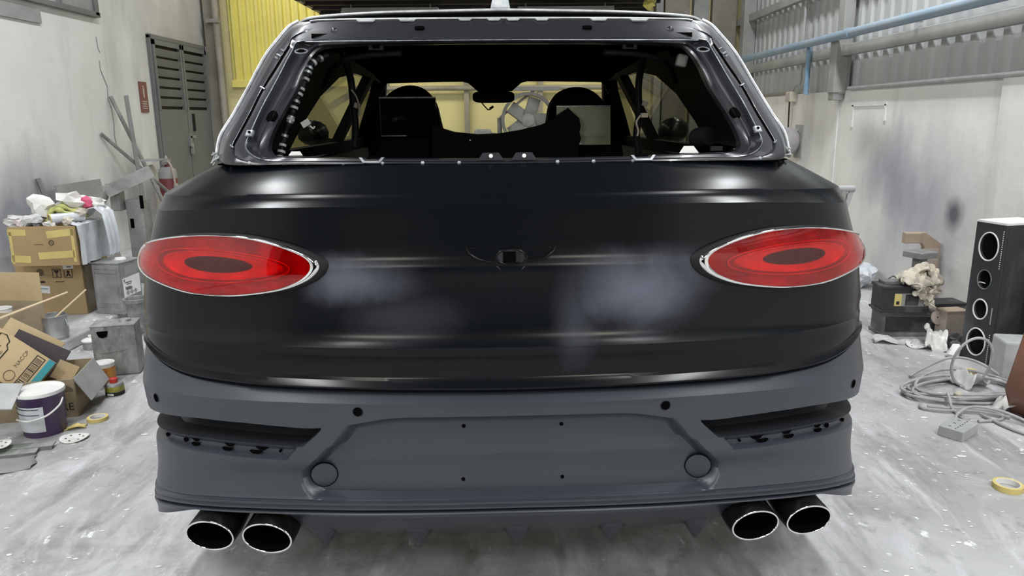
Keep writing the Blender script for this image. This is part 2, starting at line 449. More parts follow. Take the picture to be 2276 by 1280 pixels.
# ------------------------------------------------------------------ room shell
XL, XR, YB, YF, ZC = -4.2, 3.2, 10.9, -3.6, 5.2
def struct(o, label=None):
    o['kind'] = 'structure'
    if label: o['label'] = label
    return o
struct(MB().box(((XL + XR) / 2, (YB + YF) / 2, -0.06), (XR - XL + 0.5, YB - YF + 0.5, 0.12)).build('floor', M['floor']), 'dusty grey concrete floor with white scuffs and dark smears')
struct(MB().box(((XL + XR) / 2, (YB + YF) / 2, ZC + 0.06), (XR - XL + 0.5, YB - YF + 0.5, 0.12)).build('ceiling', M['ceil']), 'dark sheet roof of the workshop')
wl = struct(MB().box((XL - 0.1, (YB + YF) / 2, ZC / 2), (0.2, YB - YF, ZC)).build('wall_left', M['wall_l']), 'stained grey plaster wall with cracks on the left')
wf = struct(MB().box(((XL + XR) / 2, YF - 0.1, (ZC + 3.3) / 2), (XR - XL + 0.4, 0.2, ZC - 3.3)).build('unseen_wall_front', M['wall_f']), 'wall over the unseen doorway made up to cut bounce light')  # doorway left open for less bounce light from behind
for px_ in (XL + .2, XR - .2):
    MB().box((px_, YF - .1, 1.65), (.4, .2, 3.3)).build('added_pier', M['wall_f'], wf)
struct(MB().box((-.5, -18.7, -.07), (40, 30, .12)).build('floor', mat('unseen dark asphalt', (.012, .012, .013), .7)), 'unseen dark asphalt yard added for dark reflections in the tailgate')  # unseen dark yard, added so the tailgate mirrors darkness
wb = struct(MB().box(((XL + XR) / 2, YB + 0.1, ZC / 2), (XR - XL + 0.4, 0.2, ZC)).build('wall_back', M['wall_b']), 'pale yellow back wall seen through the car windows')
# right wall: concrete below, corrugated sheets above
wr = struct(MB().box((XR + 0.1, (YB + YF) / 2, 0.84), (0.2, YB - YF, 1.68)).build('wall_right', M['wall_r']), 'pale stained concrete wall topped with corrugated sheets on the right')
def corr_profile(width, pitch, depth):
    pts = []
    n = int(round(width / pitch))
    for k in range(n):
        a = k * pitch
        pts += [(a, 0), (a + pitch * 0.42, 0), (a + pitch * 0.54, depth), (a + pitch * 0.88, depth)]
    pts.append((n * pitch, 0))
    return pts
pr = corr_profile(0.9, 0.18, 0.022)
mb = MB().grid([[(0.0 - d, a, 1.60) for a, d in pr], [(0.0 - d, a, ZC) for a, d in pr]])
first = mb.build('corrugated_sheet', M['sheet'], wr, solid=0.002)
first.location = (XR + 0.06, YB - 0.9, 0)
for k in range(1, 16):
    c = first.copy(); link(c, wr); c.location = (XR + 0.06 - 0.003 * (k % 2), YB - 0.9 * (k + 1), 0)
# girts, columns, sill conduit
MB().box((XR - 0.035, (YB + YF) / 2, 2.045), (0.07, YB - YF, 0.10)).build('girt', M['steel_paint'], wr, bevel=0.006)
MB().box((XR - 0.035, (YB + YF) / 2, 2.70), (0.07, YB - YF, 0.09)).build('girt', M['steel_paint'], wr, bevel=0.006)
MB().box((XR - 0.035, (YB + YF) / 2, 3.60), (0.07, YB - YF, 0.09)).build('girt', M['steel_paint'], wr, bevel=0.006)
for yy, mn in ((7.4, 'steel_paint'), (3.0, 'steel_paint'), (-1.4, 'steel_paint')):
    MB().box((XR - 0.06, yy, 1.66 + 0.27), (0.12, 0.15, 0.54)).build('column_bracket', M[mn], wr, bevel=0.006)
    MB().box((XR - 0.02, yy, 3.4), (0.10, 0.14, 3.5)).build('column', M[mn], wr, bevel=0.006)
    MB().box((XR - 0.06, yy, 1.625), (0.10, 0.12, 0.07)).build('bracket_foot', M['bare_metal'], wr, bevel=0.004)
MB().box((XR - 0.05, 10.35, 2.6), (0.16, 0.16, 5.2)).build('column', M['steel_paint'], wr, bevel=0.006)
MB().tube([(XR - 0.03, 7.2, 1.695), (XR - 0.03, 3.0, 1.695)], 0.018, 8).build('conduit', M['plastic_grey'], wr, smooth=60)
MB().tube([(XR - 0.03, 10.8, 1.70), (XR - 0.03, 8.7, 1.70)], 0.014, 8).build('conduit', M['beige_steel'], wr, smooth=60)
MB().box((XR - 0.004, 7.45, 0.84), (0.012, 0.03, 1.66)).build('joint_strip', M['white'], wr)
MB().box((XR - 0.012, 4.4, 0.84), (0.024, 1.12, 1.70)).build('patch_board', M['wall_r'], wr)
# painted-over panel on the concrete
MB().box((XR - 0.005, 6.82, 1.545), (0.010, 0.66, 0.035)).box((XR - 0.005, 7.13, 1.44), (0.010, 0.035, 0.2)).box((XR - 0.005, 6.51, 1.47), (0.010, 0.03, 0.14)).build('panel_outline', M['white'], wr)

# back wall dressing
yp = corr_profile(1.54, 0.11, 0.05)
mb = MB().grid([[(a, -d, 1.995) for a, d in yp], [(a, -d, 3.9) for a, d in yp]])
ys = mb.build('corrugated_sheet', M['yellow'], wb, solid=0.002); ys.location = (-3.90, YB - 0.03, 0)
MB().box((-3.1, YB - 0.045, 1.945), (1.62, 0.09, 0.10)).build('sheet_rail', M['yellow'], wb, bevel=0.005)
for xx in (-1.75, -0.62, 0.42, 1.35):
    MB().box((xx, YB - 0.05, 1.5), (0.07, 0.1, 3.0)).build('post', M['beige_steel'], wb)
for zz in (1.86, 2.35):
    MB().tube([(-2.3, YB - 0.12, zz), (1.7, YB - 0.12, zz)], 0.035, 10).build('pipe', M['beige_steel'], wb, smooth=60)
MB().box((-4.08, YB - 0.15, 1.6), (0.16, 0.22, 3.2)).build('column', M['beige_steel'], wb, bevel=0.006)
MB().tube([(-3.97, YB - 0.32, 0.0), (-3.97, YB - 0.32, 3.4)], 0.045, 12).build('pipe', M['beige_steel'], wb, smooth=60)
MB().box((-4.0, YB - 0.32, 2.75), (0.16, 0.12, 0.05)).build('pipe_clamp', M['bare_metal'], wb)
for xx, ww, mm in ((2.95, 0.34, 'beige_steel'), (2.62, 0.20, 'steel_paint'), (2.30, 0.34, 'beige_steel'), (2.05, 0.10, 'steel_paint'), (1.85, 0.16, 'beige_steel')):
    MB().box((xx, YB - 0.06, 1.9), (ww, 0.12 if ww > 0.3 else 0.2, 3.8)).build('wall_panel', M[mm], wb, bevel=0.004)
# low dark storage deck under the roof at the back
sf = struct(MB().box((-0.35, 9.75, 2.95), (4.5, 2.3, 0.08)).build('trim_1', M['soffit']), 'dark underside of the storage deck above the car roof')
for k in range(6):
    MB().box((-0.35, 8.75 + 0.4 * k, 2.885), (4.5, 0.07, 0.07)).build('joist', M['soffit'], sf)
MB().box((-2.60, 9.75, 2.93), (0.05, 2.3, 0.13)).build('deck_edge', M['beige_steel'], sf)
# raised concrete kerb along the left wall
struct(MB().box(((XL - 2.86) / 2, 5.0, 0.04), (-2.86 - XL, 11.7, 0.08)).build('trim_2', M['floor'], bevel=0.012), 'raised concrete kerb along the left wall')

# door in the left wall (double leaf with louvres)
d1 = struct(MB().box((XL + 0.006, 9.81, 1.24), (0.012, 1.60, 2.32)).build('door_1', M['dark']), 'grey double door with louvred top, left wall')
MB().box((XL + 0.02, 9.015, 1.25), (0.04, 0.03, 2.34)).box((XL + 0.02, 10.60, 1.25), (0.04, 0.03, 2.34)).box((XL + 0.02, 9.81, 2.405), (0.04, 1.62, 0.05)).build('door_frame', M['door_grey'], d1, bevel=0.004)
for k, (ya, yb) in enumerate(((9.04, 9.80), (9.82, 10.58))):
    yc = (ya + yb) / 2; wd = yb - ya
    lf = MB().box((XL + 0.032, yc, 0.84), (0.03, wd, 1.48)).build('door_leaf', M['door_grey'], d1, bevel=0.003)
    MB().box((XL + 0.035, ya + 0.025, 1.97), (0.04, 0.05, 0.80)).box((XL + 0.035, yb - 0.025, 1.97), (0.04, 0.05, 0.80)).box((XL + 0.035, yc, 2.345), (0.04, wd, 0.06)).build('leaf_frame', M['door_grey'], lf)
    for q in range(6):
        MB().box((XL + 0.04, yc, 1.66 + 0.115 * q), (0.008, wd - 0.09, 0.088), rotm(0, 20, 0)).build('louvre_slat', M['door_grey'], lf)
MB().box((XL + 0.06, 9.80, 1.20), (0.03, 0.05, 0.16)).box((XL + 0.06, 9.86, 1.24), (0.03, 0.16, 0.03)).build('hasp', M['bare_metal'], d1)
MB().box((XL + 0.055, 9.97, 1.42), (0.02, 0.05, 0.22)).build('door_handle', M['dark'], d1)
MB().tube(spline([(XL + 0.07, 9.79, 1.17), (XL + 0.075, 9.77, 1.12), (XL + 0.075, 9.82, 1.10), (XL + 0.07, 9.84, 1.16)], 5), 0.008, 6).box((XL + 0.075, 9.80, 1.06), (0.03, 0.06, 0.07)).build('padlock', M['bare_metal'], d1)
MB().box((XL + 0.006, 9.93, 1.42), (0.07, 0.14, 0.2)).build('paper_note', M['frame_grey'], d1)
MB().box((XL + 0.02, 10.74, 1.25), (0.05, 0.14, 2.36)).build('door_jamb', M['wall_r'], d1)

# high window, left wall
w1 = struct(MB().box((XL + 0.012, 6.7, 2.98), (0.02, 2.40, 0.96)).build('window_1', mat('dim window glass', (0.34, 0.35, 0.38), 0.25)), 'high dim window with a grey frame on the left wall')
MB().box((XL + 0.03, 6.7, 2.49), (0.06, 2.5, 0.05)).box((XL + 0.03, 7.90, 2.98), (0.06, 0.07, 1.0)).box((XL + 0.03, 6.7, 3.47), (0.06, 2.5, 0.05)).build('window_frame', M['door_grey'], w1, bevel=0.004)
MB().box((XL + 0.035, 7.28, 2.98), (0.04, 0.05, 0.94)).build('mullion', M['door_grey'], w1)
MB().box((XL + 0.03, 7.59, 2.98), (0.012, 0.56, 0.92)).build('pane', M['slate'], w1)
MB().tube([(XL + 0.05, 6.1, 2.56), (XL + 0.05, 7.2, 2.56)], 0.016, 8).build('lit_tube', M['lamp_glow'], w1)
MB().box((XL + 0.012, 6.45, 2.36), (0.02, 1.1, 0.12)).build('lintel_patch', M['slate'], w1)

# wall cracks (thin raised plaster edges)
mb = MB()
for pts in ([(7.92, 2.28), (7.93, 2.18), (7.95, 2.13)], [(7.93, 2.05), (7.92, 1.96), (7.97, 1.88), (8.02, 1.80), (8.0, 1.66), (8.05, 1.58), (8.06, 1.42), (8.04, 1.30), (8.07, 1.16)]):
    mb.tube([(XL + 0.002, a + random.uniform(-.008, .008), b) for a, b in pts], 0.006, 5)
mb.build('crack', M['slate'], wl)

# ================================================================== the car
def paint_mat():
    """black primer-satin paint with hazy sanded patches on the tailgate"""
    mt = bpy.data.materials.new('black body paint'); mt.use_nodes = True
    nt = mt.node_tree; N = nt.nodes; L = nt.links
    b = N['Principled BSDF']
    b.inputs['Specular IOR Level'].default_value = 0.23
    b.inputs['Coat Weight'].default_value = 0.0
    tc = N.new('ShaderNodeTexCoord')
    nz = N.new('ShaderNodeTexNoise'); nz.inputs['Scale'].default_value = 4.0; nz.inputs['Detail'].default_value = 9; nz.inputs['Roughness'].default_value = 0.62; nz.inputs['Distortion'].default_value = 0.5
    L.new(tc.outputs['Object'], nz.inputs['Vector'])
    tot = None
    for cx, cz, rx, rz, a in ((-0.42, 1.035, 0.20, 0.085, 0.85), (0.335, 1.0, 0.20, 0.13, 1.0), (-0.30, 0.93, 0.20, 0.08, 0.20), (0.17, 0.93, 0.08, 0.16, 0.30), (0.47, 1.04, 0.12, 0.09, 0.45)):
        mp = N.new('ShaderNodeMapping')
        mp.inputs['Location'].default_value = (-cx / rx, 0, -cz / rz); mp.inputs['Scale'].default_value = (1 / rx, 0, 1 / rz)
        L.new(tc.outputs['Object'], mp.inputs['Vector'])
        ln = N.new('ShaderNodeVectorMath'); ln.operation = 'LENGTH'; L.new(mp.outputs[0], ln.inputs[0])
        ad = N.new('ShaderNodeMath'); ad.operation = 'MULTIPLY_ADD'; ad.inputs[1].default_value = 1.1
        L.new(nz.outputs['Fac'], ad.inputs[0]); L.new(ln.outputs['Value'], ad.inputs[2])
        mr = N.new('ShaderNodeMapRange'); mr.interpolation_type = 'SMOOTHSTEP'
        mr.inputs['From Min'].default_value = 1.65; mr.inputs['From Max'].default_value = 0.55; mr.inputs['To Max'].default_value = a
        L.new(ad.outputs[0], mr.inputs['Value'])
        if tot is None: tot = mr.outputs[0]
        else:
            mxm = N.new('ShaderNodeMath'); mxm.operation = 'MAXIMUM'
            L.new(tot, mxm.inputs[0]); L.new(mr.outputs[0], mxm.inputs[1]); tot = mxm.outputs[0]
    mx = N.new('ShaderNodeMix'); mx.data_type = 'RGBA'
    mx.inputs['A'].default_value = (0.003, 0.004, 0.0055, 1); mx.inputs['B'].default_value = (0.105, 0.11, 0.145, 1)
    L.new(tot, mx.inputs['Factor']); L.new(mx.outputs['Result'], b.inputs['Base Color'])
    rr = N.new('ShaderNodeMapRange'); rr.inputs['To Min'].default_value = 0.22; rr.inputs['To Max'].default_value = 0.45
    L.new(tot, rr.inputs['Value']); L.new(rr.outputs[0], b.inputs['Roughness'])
    return mt
M['paint'] = paint_mat()
M['frame_paint'] = mat('black frame paint', (0.020, 0.021, 0.026), 0.30, coat=0.2)
M['bumper'] = mat('grey bumper primer', (0.031, 0.036, 0.047), 0.36, spec=0.6, col2=(0.035, 0.040, 0.051), scale=2)
M['vent'] = mat('vent shade and sensor rim', (0.018, 0.020, 0.024), 0.5)
M['chrome'] = mat('chrome', (0.80, 0.80, 0.80), 0.08, 1.0)
M['edge_metal'] = mat('bare sanded edge', (0.42, 0.44, 0.46), 0.35, 0.6, col2=(0.22, 0.23, 0.25), scale=25)
M['bright_edge'] = mat('painted edge highlight and tabs', (0.70, 0.72, 0.74), 0.3, 0.35, col2=(0.45, 0.46, 0.48), scale=18)  # pale colour stands in for edge highlights; tabs and sealant share it
M['inner'] = mat('black cabin trim', (0.003, 0.0033, 0.0045), 0.7, spec=0.12)
M['inner_soft'] = mat('charcoal cabin trim', (0.008, 0.009, 0.012), 0.6, spec=0.25)
M['screen'] = mat('dark glass screen', (0.004, 0.004, 0.005), 0.06, spec=0.6)
M['lens'] = film('red lens', (0.80, 0.07, 0.05), 0.03, 1.0, 1.6)
M['lamp_red'] = mat('red reflector', (0.34, 0.03, 0.025), 0.3, 0.3, col2=(0.75, 0.12, 0.03), scale=9, lo=0.42, hi=0.75, bump=0.6, bscale=30)
M['lamp_rim'] = mat('bright red rim', (0.62, 0.09, 0.04), 0.25, col2=(0.85, 0.20, 0.04), scale=14)
M['lamp_dark'] = mat('dark maroon core', (0.035, 0.008, 0.008), 0.4)
M['glass_tint'] = film('tinted side glass', (0.30, 0.30, 0.23), 0.02, 0.8, 1.45)
M['glass_screen'] = film('windscreen glass', (0.86, 0.86, 0.78), 0.02, 0.5, 1.4)
M['rubber'] = mat('tyre rubber', (0.012, 0.012, 0.012), 0.8)
M['alloy'] = mat('dark alloy', (0.08, 0.08, 0.085), 0.35, 0.7)
M['pipe_black'] = mat('gloss black pipe', (0.004, 0.004, 0.004), 0.25, spec=0.3)
M['fin_wrap'] = mat('clear wrapped aerial', (0.55, 0.60, 0.63), 0.3, col2=(0.75, 0.78, 0.8), scale=30)

YAW = R(1.98)
car = thing('car', 'black stripped luxury SUV seen from behind, no rear window, red oval tail lamps', 'car', (0, 1.86, 0), YAW)

NK = 17
LINES = {
'A': (0.2, 0.88, 0.3, 2.4, [1.328, 1.329, 1.329, 1.328, 1.328, 1.327, 1.326, 1.325, 1.323, 1.322, 1.321, 1.32, 1.32, 1.319, 1.319, 1.319, 1.319]),
'B': (0.095, 1.037, 0.42, 2.5, [1.253, 1.254, 1.255, 1.256, 1.256, 1.255, 1.253, 1.251, 1.249, 1.247, 1.245, 1.242, 1.241, 1.239, 1.238, 1.238, 1.238]),
'C': (0.066, 1.059, 0.46, 2.6, [1.226, 1.227, 1.227, 1.227, 1.226, 1.224, 1.222, 1.218, 1.215, 1.21, 1.206, 1.201, 1.198, 1.196, 1.196, 1.196, 1.196]),
'D': (0.058, 1.121, 0.5, 2.6, [1.077, 1.077, 1.076, 1.074, 1.072, 1.069, 1.066, 1.063, 1.058, 1.054, 1.049, 1.045, 1.042, 1.04, 1.04, 1.04, 1.04]),
'D2': (0.048, 1.141, 0.5, 2.6, [0.933, 0.933, 0.933, 0.933, 0.931, 0.93, 0.928, 0.925, 0.92, 0.916, 0.911, 0.906, 0.903, 0.9, 0.899, 0.899, 0.899]),
'E': (0.03, 1.132, 0.5, 2.6, [0.855, 0.855, 0.855, 0.856, 0.856, 0.856, 0.856, 0.856, 0.856, 0.856, 0.856, 0.856, 0.855, 0.855, 0.855, 0.855, 0.855]),
'E2': (0.024, 1.124, 0.48, 2.6, [0.789, 0.790, 0.790, 0.791, 0.792, 0.792, 0.793, 0.794, 0.795, 0.798, 0.804, 0.810, 0.815, 0.818, 0.818, 0.818, 0.818]),
'F': (0.026, 1.129, 0.48, 2.6, [0.742, 0.744, 0.745, 0.747, 0.748, 0.749, 0.750, 0.753, 0.756, 0.762, 0.773, 0.788, 0.803, 0.811, 0.813, 0.813, 0.813]),
'G': (0, 1.146, 0.5, 2.6, [0.703, 0.705, 0.706, 0.707, 0.707, 0.706, 0.704, 0.701, 0.698, 0.693, 0.688, 0.683, 0.679, 0.676, 0.675, 0.675, 0.675]),
'H': (0.004, 1.138, 0.49, 2.6, [0.671, 0.671, 0.668, 0.648, 0.635, 0.637, 0.639, 0.638, 0.636, 0.63, 0.623, 0.617, 0.611, 0.608, 0.607, 0.607, 0.607]),
'J': (0.006, 1.118, 0.47, 2.6, [0.589, 0.587, 0.584, 0.582, 0.579, 0.577, 0.577, 0.576, 0.575, 0.571, 0.565, 0.559, 0.552, 0.548, 0.546, 0.545, 0.545]),
'K': (0.0, 1.116, 0.47, 2.6, [0.553, 0.552, 0.55, 0.548, 0.545, 0.543, 0.541, 0.54, 0.539, 0.536, 0.531, 0.525, 0.519, 0.514, 0.511, 0.51, 0.51]),
'L': (0.006, 1.126, 0.46, 2.6, [0.486, 0.486, 0.485, 0.484, 0.481, 0.477, 0.472, 0.465, 0.456, 0.446, 0.436, 0.426, 0.418, 0.412, 0.409, 0.408, 0.408]),
'M': (0.0, 1.13, 0.46, 2.6, [0.43, 0.429, 0.428, 0.427, 0.425, 0.421, 0.416, 0.409, 0.401, 0.391, 0.382, 0.372, 0.362, 0.354, 0.349, 0.347, 0.347]),
'N': (-0.012, 1.13, 0.46, 2.6, [0.418, 0.417, 0.416, 0.414, 0.412, 0.408, 0.403, 0.396, 0.388, 0.379, 0.369, 0.358, 0.345, 0.334, 0.328, 0.326, 0.326]),
'P': (0.004, 1.131, 0.44, 2.6, [0.375, 0.375, 0.375, 0.375, 0.374, 0.372, 0.37, 0.366, 0.361, 0.347, 0.326, 0.305, 0.286, 0.268, 0.262, 0.262, 0.262]),
}
def zline(nm, th):
    zs = LINES[nm][4]; x = min(abs(th) / (PI / 2), 1) * (NK - 1); i = min(int(x), NK - 2); t = x - i
    # cubic smoothing between the knots
    a, b, c, d = zs[max(i - 1, 0)] if i else zs[1], zs[i], zs[i + 1], zs[min(i + 2, NK - 1)]
    return 0.5 * (2 * b + (c - a) * t + (2 * a - 5 * b + 4 * c - d) * t * t + (3 * b - a - 3 * c + d) * t ** 3)
def lpt(nm, th):
    v0, W, D, n, zs = LINES[nm]
    a = abs(th); s = math.sin(a) ** (2 / n)
    return Vector((math.copysign(W * s, th), v0 + D * (1 - max(math.cos(a), 0) ** (2 / n)), zline(nm, th)))
def th_of(nm, u):
    v0, W, D, n, zs = LINES[nm]
    return math.copysign(math.asin(min(1, abs(u) / W) ** (n / 2)), u)
def mixpt(a, b, t, th, dv=0, dz=0):
    p = lpt(a, th).lerp(lpt(b, th), t); p.y += dv; p.z += dz
    return p
def row(a, b, t, ths, dv=0, dz=0):
    return [mixpt(a, b, t, th, dv, dz) for th in ths]
def body_v(u, z, names=('A', 'B', 'C', 'D', 'D2', 'E', 'E2', 'F')):
    pts = [lpt(n, th_of(n, u)) for n in names]
    for a, b in zip(pts[:-1], pts[1:]):
        if b.z <= z <= a.z:
            t = (z - a.z) / (b.z - a.z)
            return a.y + (b.y - a.y) * t
    return pts[0].y if z > pts[0].z else pts[-1].y

NTH = 150
THS = [PI / 2 * math.sin(PI / 2 * (2 * k / NTH - 1)) * 0.25 + PI / 2 * (2 * k / NTH - 1) * 0.75 for k in range(NTH + 1)]
SIDE_V = [0.75, 1.2, 1.9, 2.8, 3.7, 4.3]
def with_sides(rw):
    a, b = rw[0], rw[-1]
    la = [Vector((a.x * (1 - 0.012 * max(0, v - 2.8) ** 2), v, a.z - 0.03 * max(0, v - 2.8))) for v in SIDE_V]
    lb = [Vector((b.x * (1 - 0.012 * max(0, v - 2.8) ** 2), v, b.z - 0.03 * max(0, v - 2.8))) for v in SIDE_V]
    return list(reversed(la)) + rw + lb
spec = [('A', 'B', 0, 0), ('A', 'B', .12, -.003), ('A', 'B', .3, -.006), ('A', 'B', .55, -.008), ('A', 'B', .8, -.006), ('A', 'B', .94, -.002),
        ('B', 'C', 0, 0), ('B', 'C', .12, 0.002), ('B', 'C', .5, .005), ('B', 'C', .85, .002), ('C', 'D', 0, 0), ('C', 'D', .05, 0.0005), ('C', 'D', .3, .001), ('C', 'D', .6, .001),
        ('C', 'D', .85, .001), ('C', 'D', .94, -.0005), ('D', 'D2', 0, -.004), ('D', 'D2', .08, -.0045), ('D', 'D2', .2, -.003), ('D', 'D2', .5, 0.0), ('D2', 'E', 0, 0.002), ('D2', 'E', .3, .005), ('D2', 'E', .55, .007), ('D2', 'E', .75, .006), ('D2', 'E', .9, .003),
        ('E', 'E2', 0, 0), ('E', 'E2', .06, .0015), ('E', 'E2', .4, .002), ('E2', 'F', 0, .002), ('E2', 'F', .35, .004), ('E2', 'F', .55, .001), ('E2', 'F', .75, -.007), ('E2', 'F', .9, -.012), ('F', 'F', 0, -.011), ('F', 'F', 0, -.002, -.006), ('F', 'F', 0, 0.06, -.006)]
rows = []
for s_ in spec:
    a, b, t, dv = s_[:4]; dz = s_[4] if len(s_) > 4 else 0
    rows.append(with_sides(row(a, b, t, THS, dv, dz)))
MB().grid(rows).build('tailgate', M['paint'], car, smooth=24)

# ------------------------------------------------------------------ bumper
REC = [(0.386, 0.668), (0.448, 0.647), (0.481, 0.607), (0.533, 0.554), (0.578, 0.505), (0.591, 0.482), (0.580, 0.451), (0.559, 0.432)]
VEN = [(0.518, 0.632), (0.55, 0.604), (0.587, 0.576), (0.616, 0.548)]
def tab(tb, z):
    if z >= tb[0][1]: return tb[0][0]
    for (u0, z0), (u1, z1) in zip(tb[:-1], tb[1:]):
        if z1 <= z <= z0: return u0 + (u1 - u0) * (z - z0) / (z1 - z0)
    return tb[-1][0]
# (line a, line b, t, dz, recess depth, vent depth, dv)
brow = [('F', 'F', 0, -.016, 0, 0, .08), ('F', 'F', 0, -.014, 0, 0, .008), ('F', 'F', 0, -.015, 0, 0, .003), ('F', 'G', .35, -.008, 0, 0, .0015), ('F', 'G', .7, -.003, 0, 0, 0), ('F', 'G', .93, 0, 0, 0, -.002), ('G', 'H', 0, 0, 0, 0, 0),
        ('G', 'H', .06, 0, 0, 0, 0.001), ('G', 'H', .5, 0, 0, 0, 0), ('G', 'H', .9, 0, 0, 0, 0), ('H', 'J', 0, 0, 0, 0, 0), ('H', 'J', 0.0, -.001, .004, .014, 0), ('H', 'J', .06, 0, .012, .10, 0), ('H', 'J', .16, 0, .022, .11, 0), ('H', 'J', .35, 0, .029, .11, 0),
        ('H', 'J', .7, 0, .032, .10, 0), ('H', 'J', .97, 0, .033, .075, 0), ('J', 'K', 0, 0, .033, .006, 0), ('J', 'K', .08, 0, .033, .008, 0), ('J', 'K', .5, 0, .033, .022, 0), ('J', 'K', .92, 0, .033, .024, 0), ('K', 'L', 0, 0, .033, .012, 0), ('K', 'L', .06, 0, .033, .001, 0),
        ('K', 'L', .2, 0, .033, 0, .001), ('K', 'L', .45, 0, .029, 0, 0.006), ('K', 'L', .7, 0, .025, 0, .010), ('L', 'M', 0, 0, .022, 0, .012), ('L', 'M', .3, 0, .025, 0, .010), ('L', 'M', .6, 0, .029, 0, .006), ('L', 'M', .80, 0, .032, 0, .004), ('L', 'M', .9, 0, .018, 0, .003), ('L', 'M', .97, 0, .003, 0, 0.001),
        ('M', 'N', 0, 0, 0, 0, .002), ('M', 'N', 0, -.0015, 0, 0, -.009), ('M', 'N', .15, 0, 0, 0, -.010), ('M', 'N', .7, 0.001, 0, 0, -.004), ('N', 'N', 0, .001, 0, 0, 0), ('N', 'N', 0, 0, 0, 0, -.008), ('N', 'N', 0, -.004, 0, 0, -.009), ('N', 'N', 0, -.005, 0, 0, .014),
        ('N', 'N', 0, -.012, 0, 0, .014), ('N', 'N', 0, -.013, 0, 0, -.010), ('N', 'N', 0, -.017, 0, 0, -.012), ('N', 'P', .55, 0, 0, 0, -.003), ('N', 'P', .8, 0, 0, 0, 0.002), ('P', 'P', 0, 0, 0, 0, 0), ('P', 'P', 0, 0.002, 0, 0, .012), ('P', 'P', 0, .03, 0, 0, .10)]
def seg(a, b, n): return [a + (b - a) * k / n for k in range(n)]
P = []
for a, b, t, dz, rd, vd, dv in brow:
    def pt(th): return mixpt(a, b, t, th, dv, dz)
    # key columns for this row
    z = pt(0.4).z
    for _ in range(4):
        uR = tab(REC, z); thR = th_of(a, uR); z = pt(thR).z
    z = pt(0.45).z
    for _ in range(4):
        uV = tab(VEN, z); thV = th_of(a, uV); z = pt(thV).z
    thV = max(thV, thR + 0.045)
    cols = [(q, rd) for q in seg(0, thR - 0.035, 26)] + [(thR - 0.035 + 0.035 * k / 4, rd * (1 - (k / 4) ** 2 * (3 - 2 * k / 4))) for k in range(4)]
    cols += [(q, 0.0) for q in seg(thR, thV, 7)] + [(thV, 0.0), (thV + 0.0015, vd * .7), (thV + 0.006, vd)]
    cols += [(q, vd) for q in seg(thV + 0.012, PI / 2, 60)][0:] + [(PI / 2, vd)]
    def disp(th, d, sgn):
        p = pt(th)
        if d:
            e = 0.004
            q = pt(min(th + e, PI / 2)) - pt(max(th - e, 0)); q.z = 0
            if q.length < 1e-7: nn = Vector((0, 1, 0))
            else: nn = Vector((-q.y, q.x, 0)).normalized()
            p = p + nn * d
        return Vector((p.x * sgn, p.y, p.z))
    right = [disp(th, d, 1) for th, d in cols]
    left = [disp(th, d, -1) for th, d in cols[1:]]
    e = right[-1]; f_ = left[-1]
    P.append([Vector((f_.x, 0.74, f_.z))] + list(reversed(left)) + right + [Vector((e.x, 0.74, e.z))])
bumper = MB().grid(P).build('bumper', M['bumper'], car, smooth=30)
bumper.data.materials.append(M['vent'])  # darker vent faces paint the shade inside the cavity
nc_ = len(P[0])
for i, rw in enumerate(brow[:-1]):
    if rw[5] > .012 and brow[i + 1][5] > .004 and rw[0] == 'H':
        for j in range(nc_ - 1):
            if abs(j + .5 - 101) > 38: bumper.data.polygons[i * (nc_ - 1) + j].material_index = 1

from mathutils.bvhtree import BVHTree
btree = BVHTree.FromPolygons([v.co.copy() for v in bumper.data.vertices], [tuple(p.vertices) for p in bumper.data.polygons])
def bsurf(u, z):
    """point and outward direction on the bumper skin"""
    p, n, i, d = btree.ray_cast(Vector((u, -1, z)), Vector((0, 1, 0)))
    if n.y > 0: n = -n
    return p, n
def disc(mb, p, n, r, h=0.003, seg_=20):
    ax = n.cross(Vector((0, 0, 1))).normalized(); ay = n.cross(ax)
    mb.prism([(r * math.cos(2 * PI * k / seg_), r * math.sin(2 * PI * k / seg_)) for k in range(seg_)], h, frame(p - n * h * 0.5, ax, ay))
def ring(mb, p, n, r, tr, seg_=32):
    ax = n.cross(Vector((0, 0, 1))).normalized(); ay = Vector((0, 0, 1))
    mb.tube([p + ax * r * math.cos(2 * PI * k / seg_) + ay * r * math.sin(2 * PI * k / seg_) for k in range(seg_)], tr, 6, closed=True)
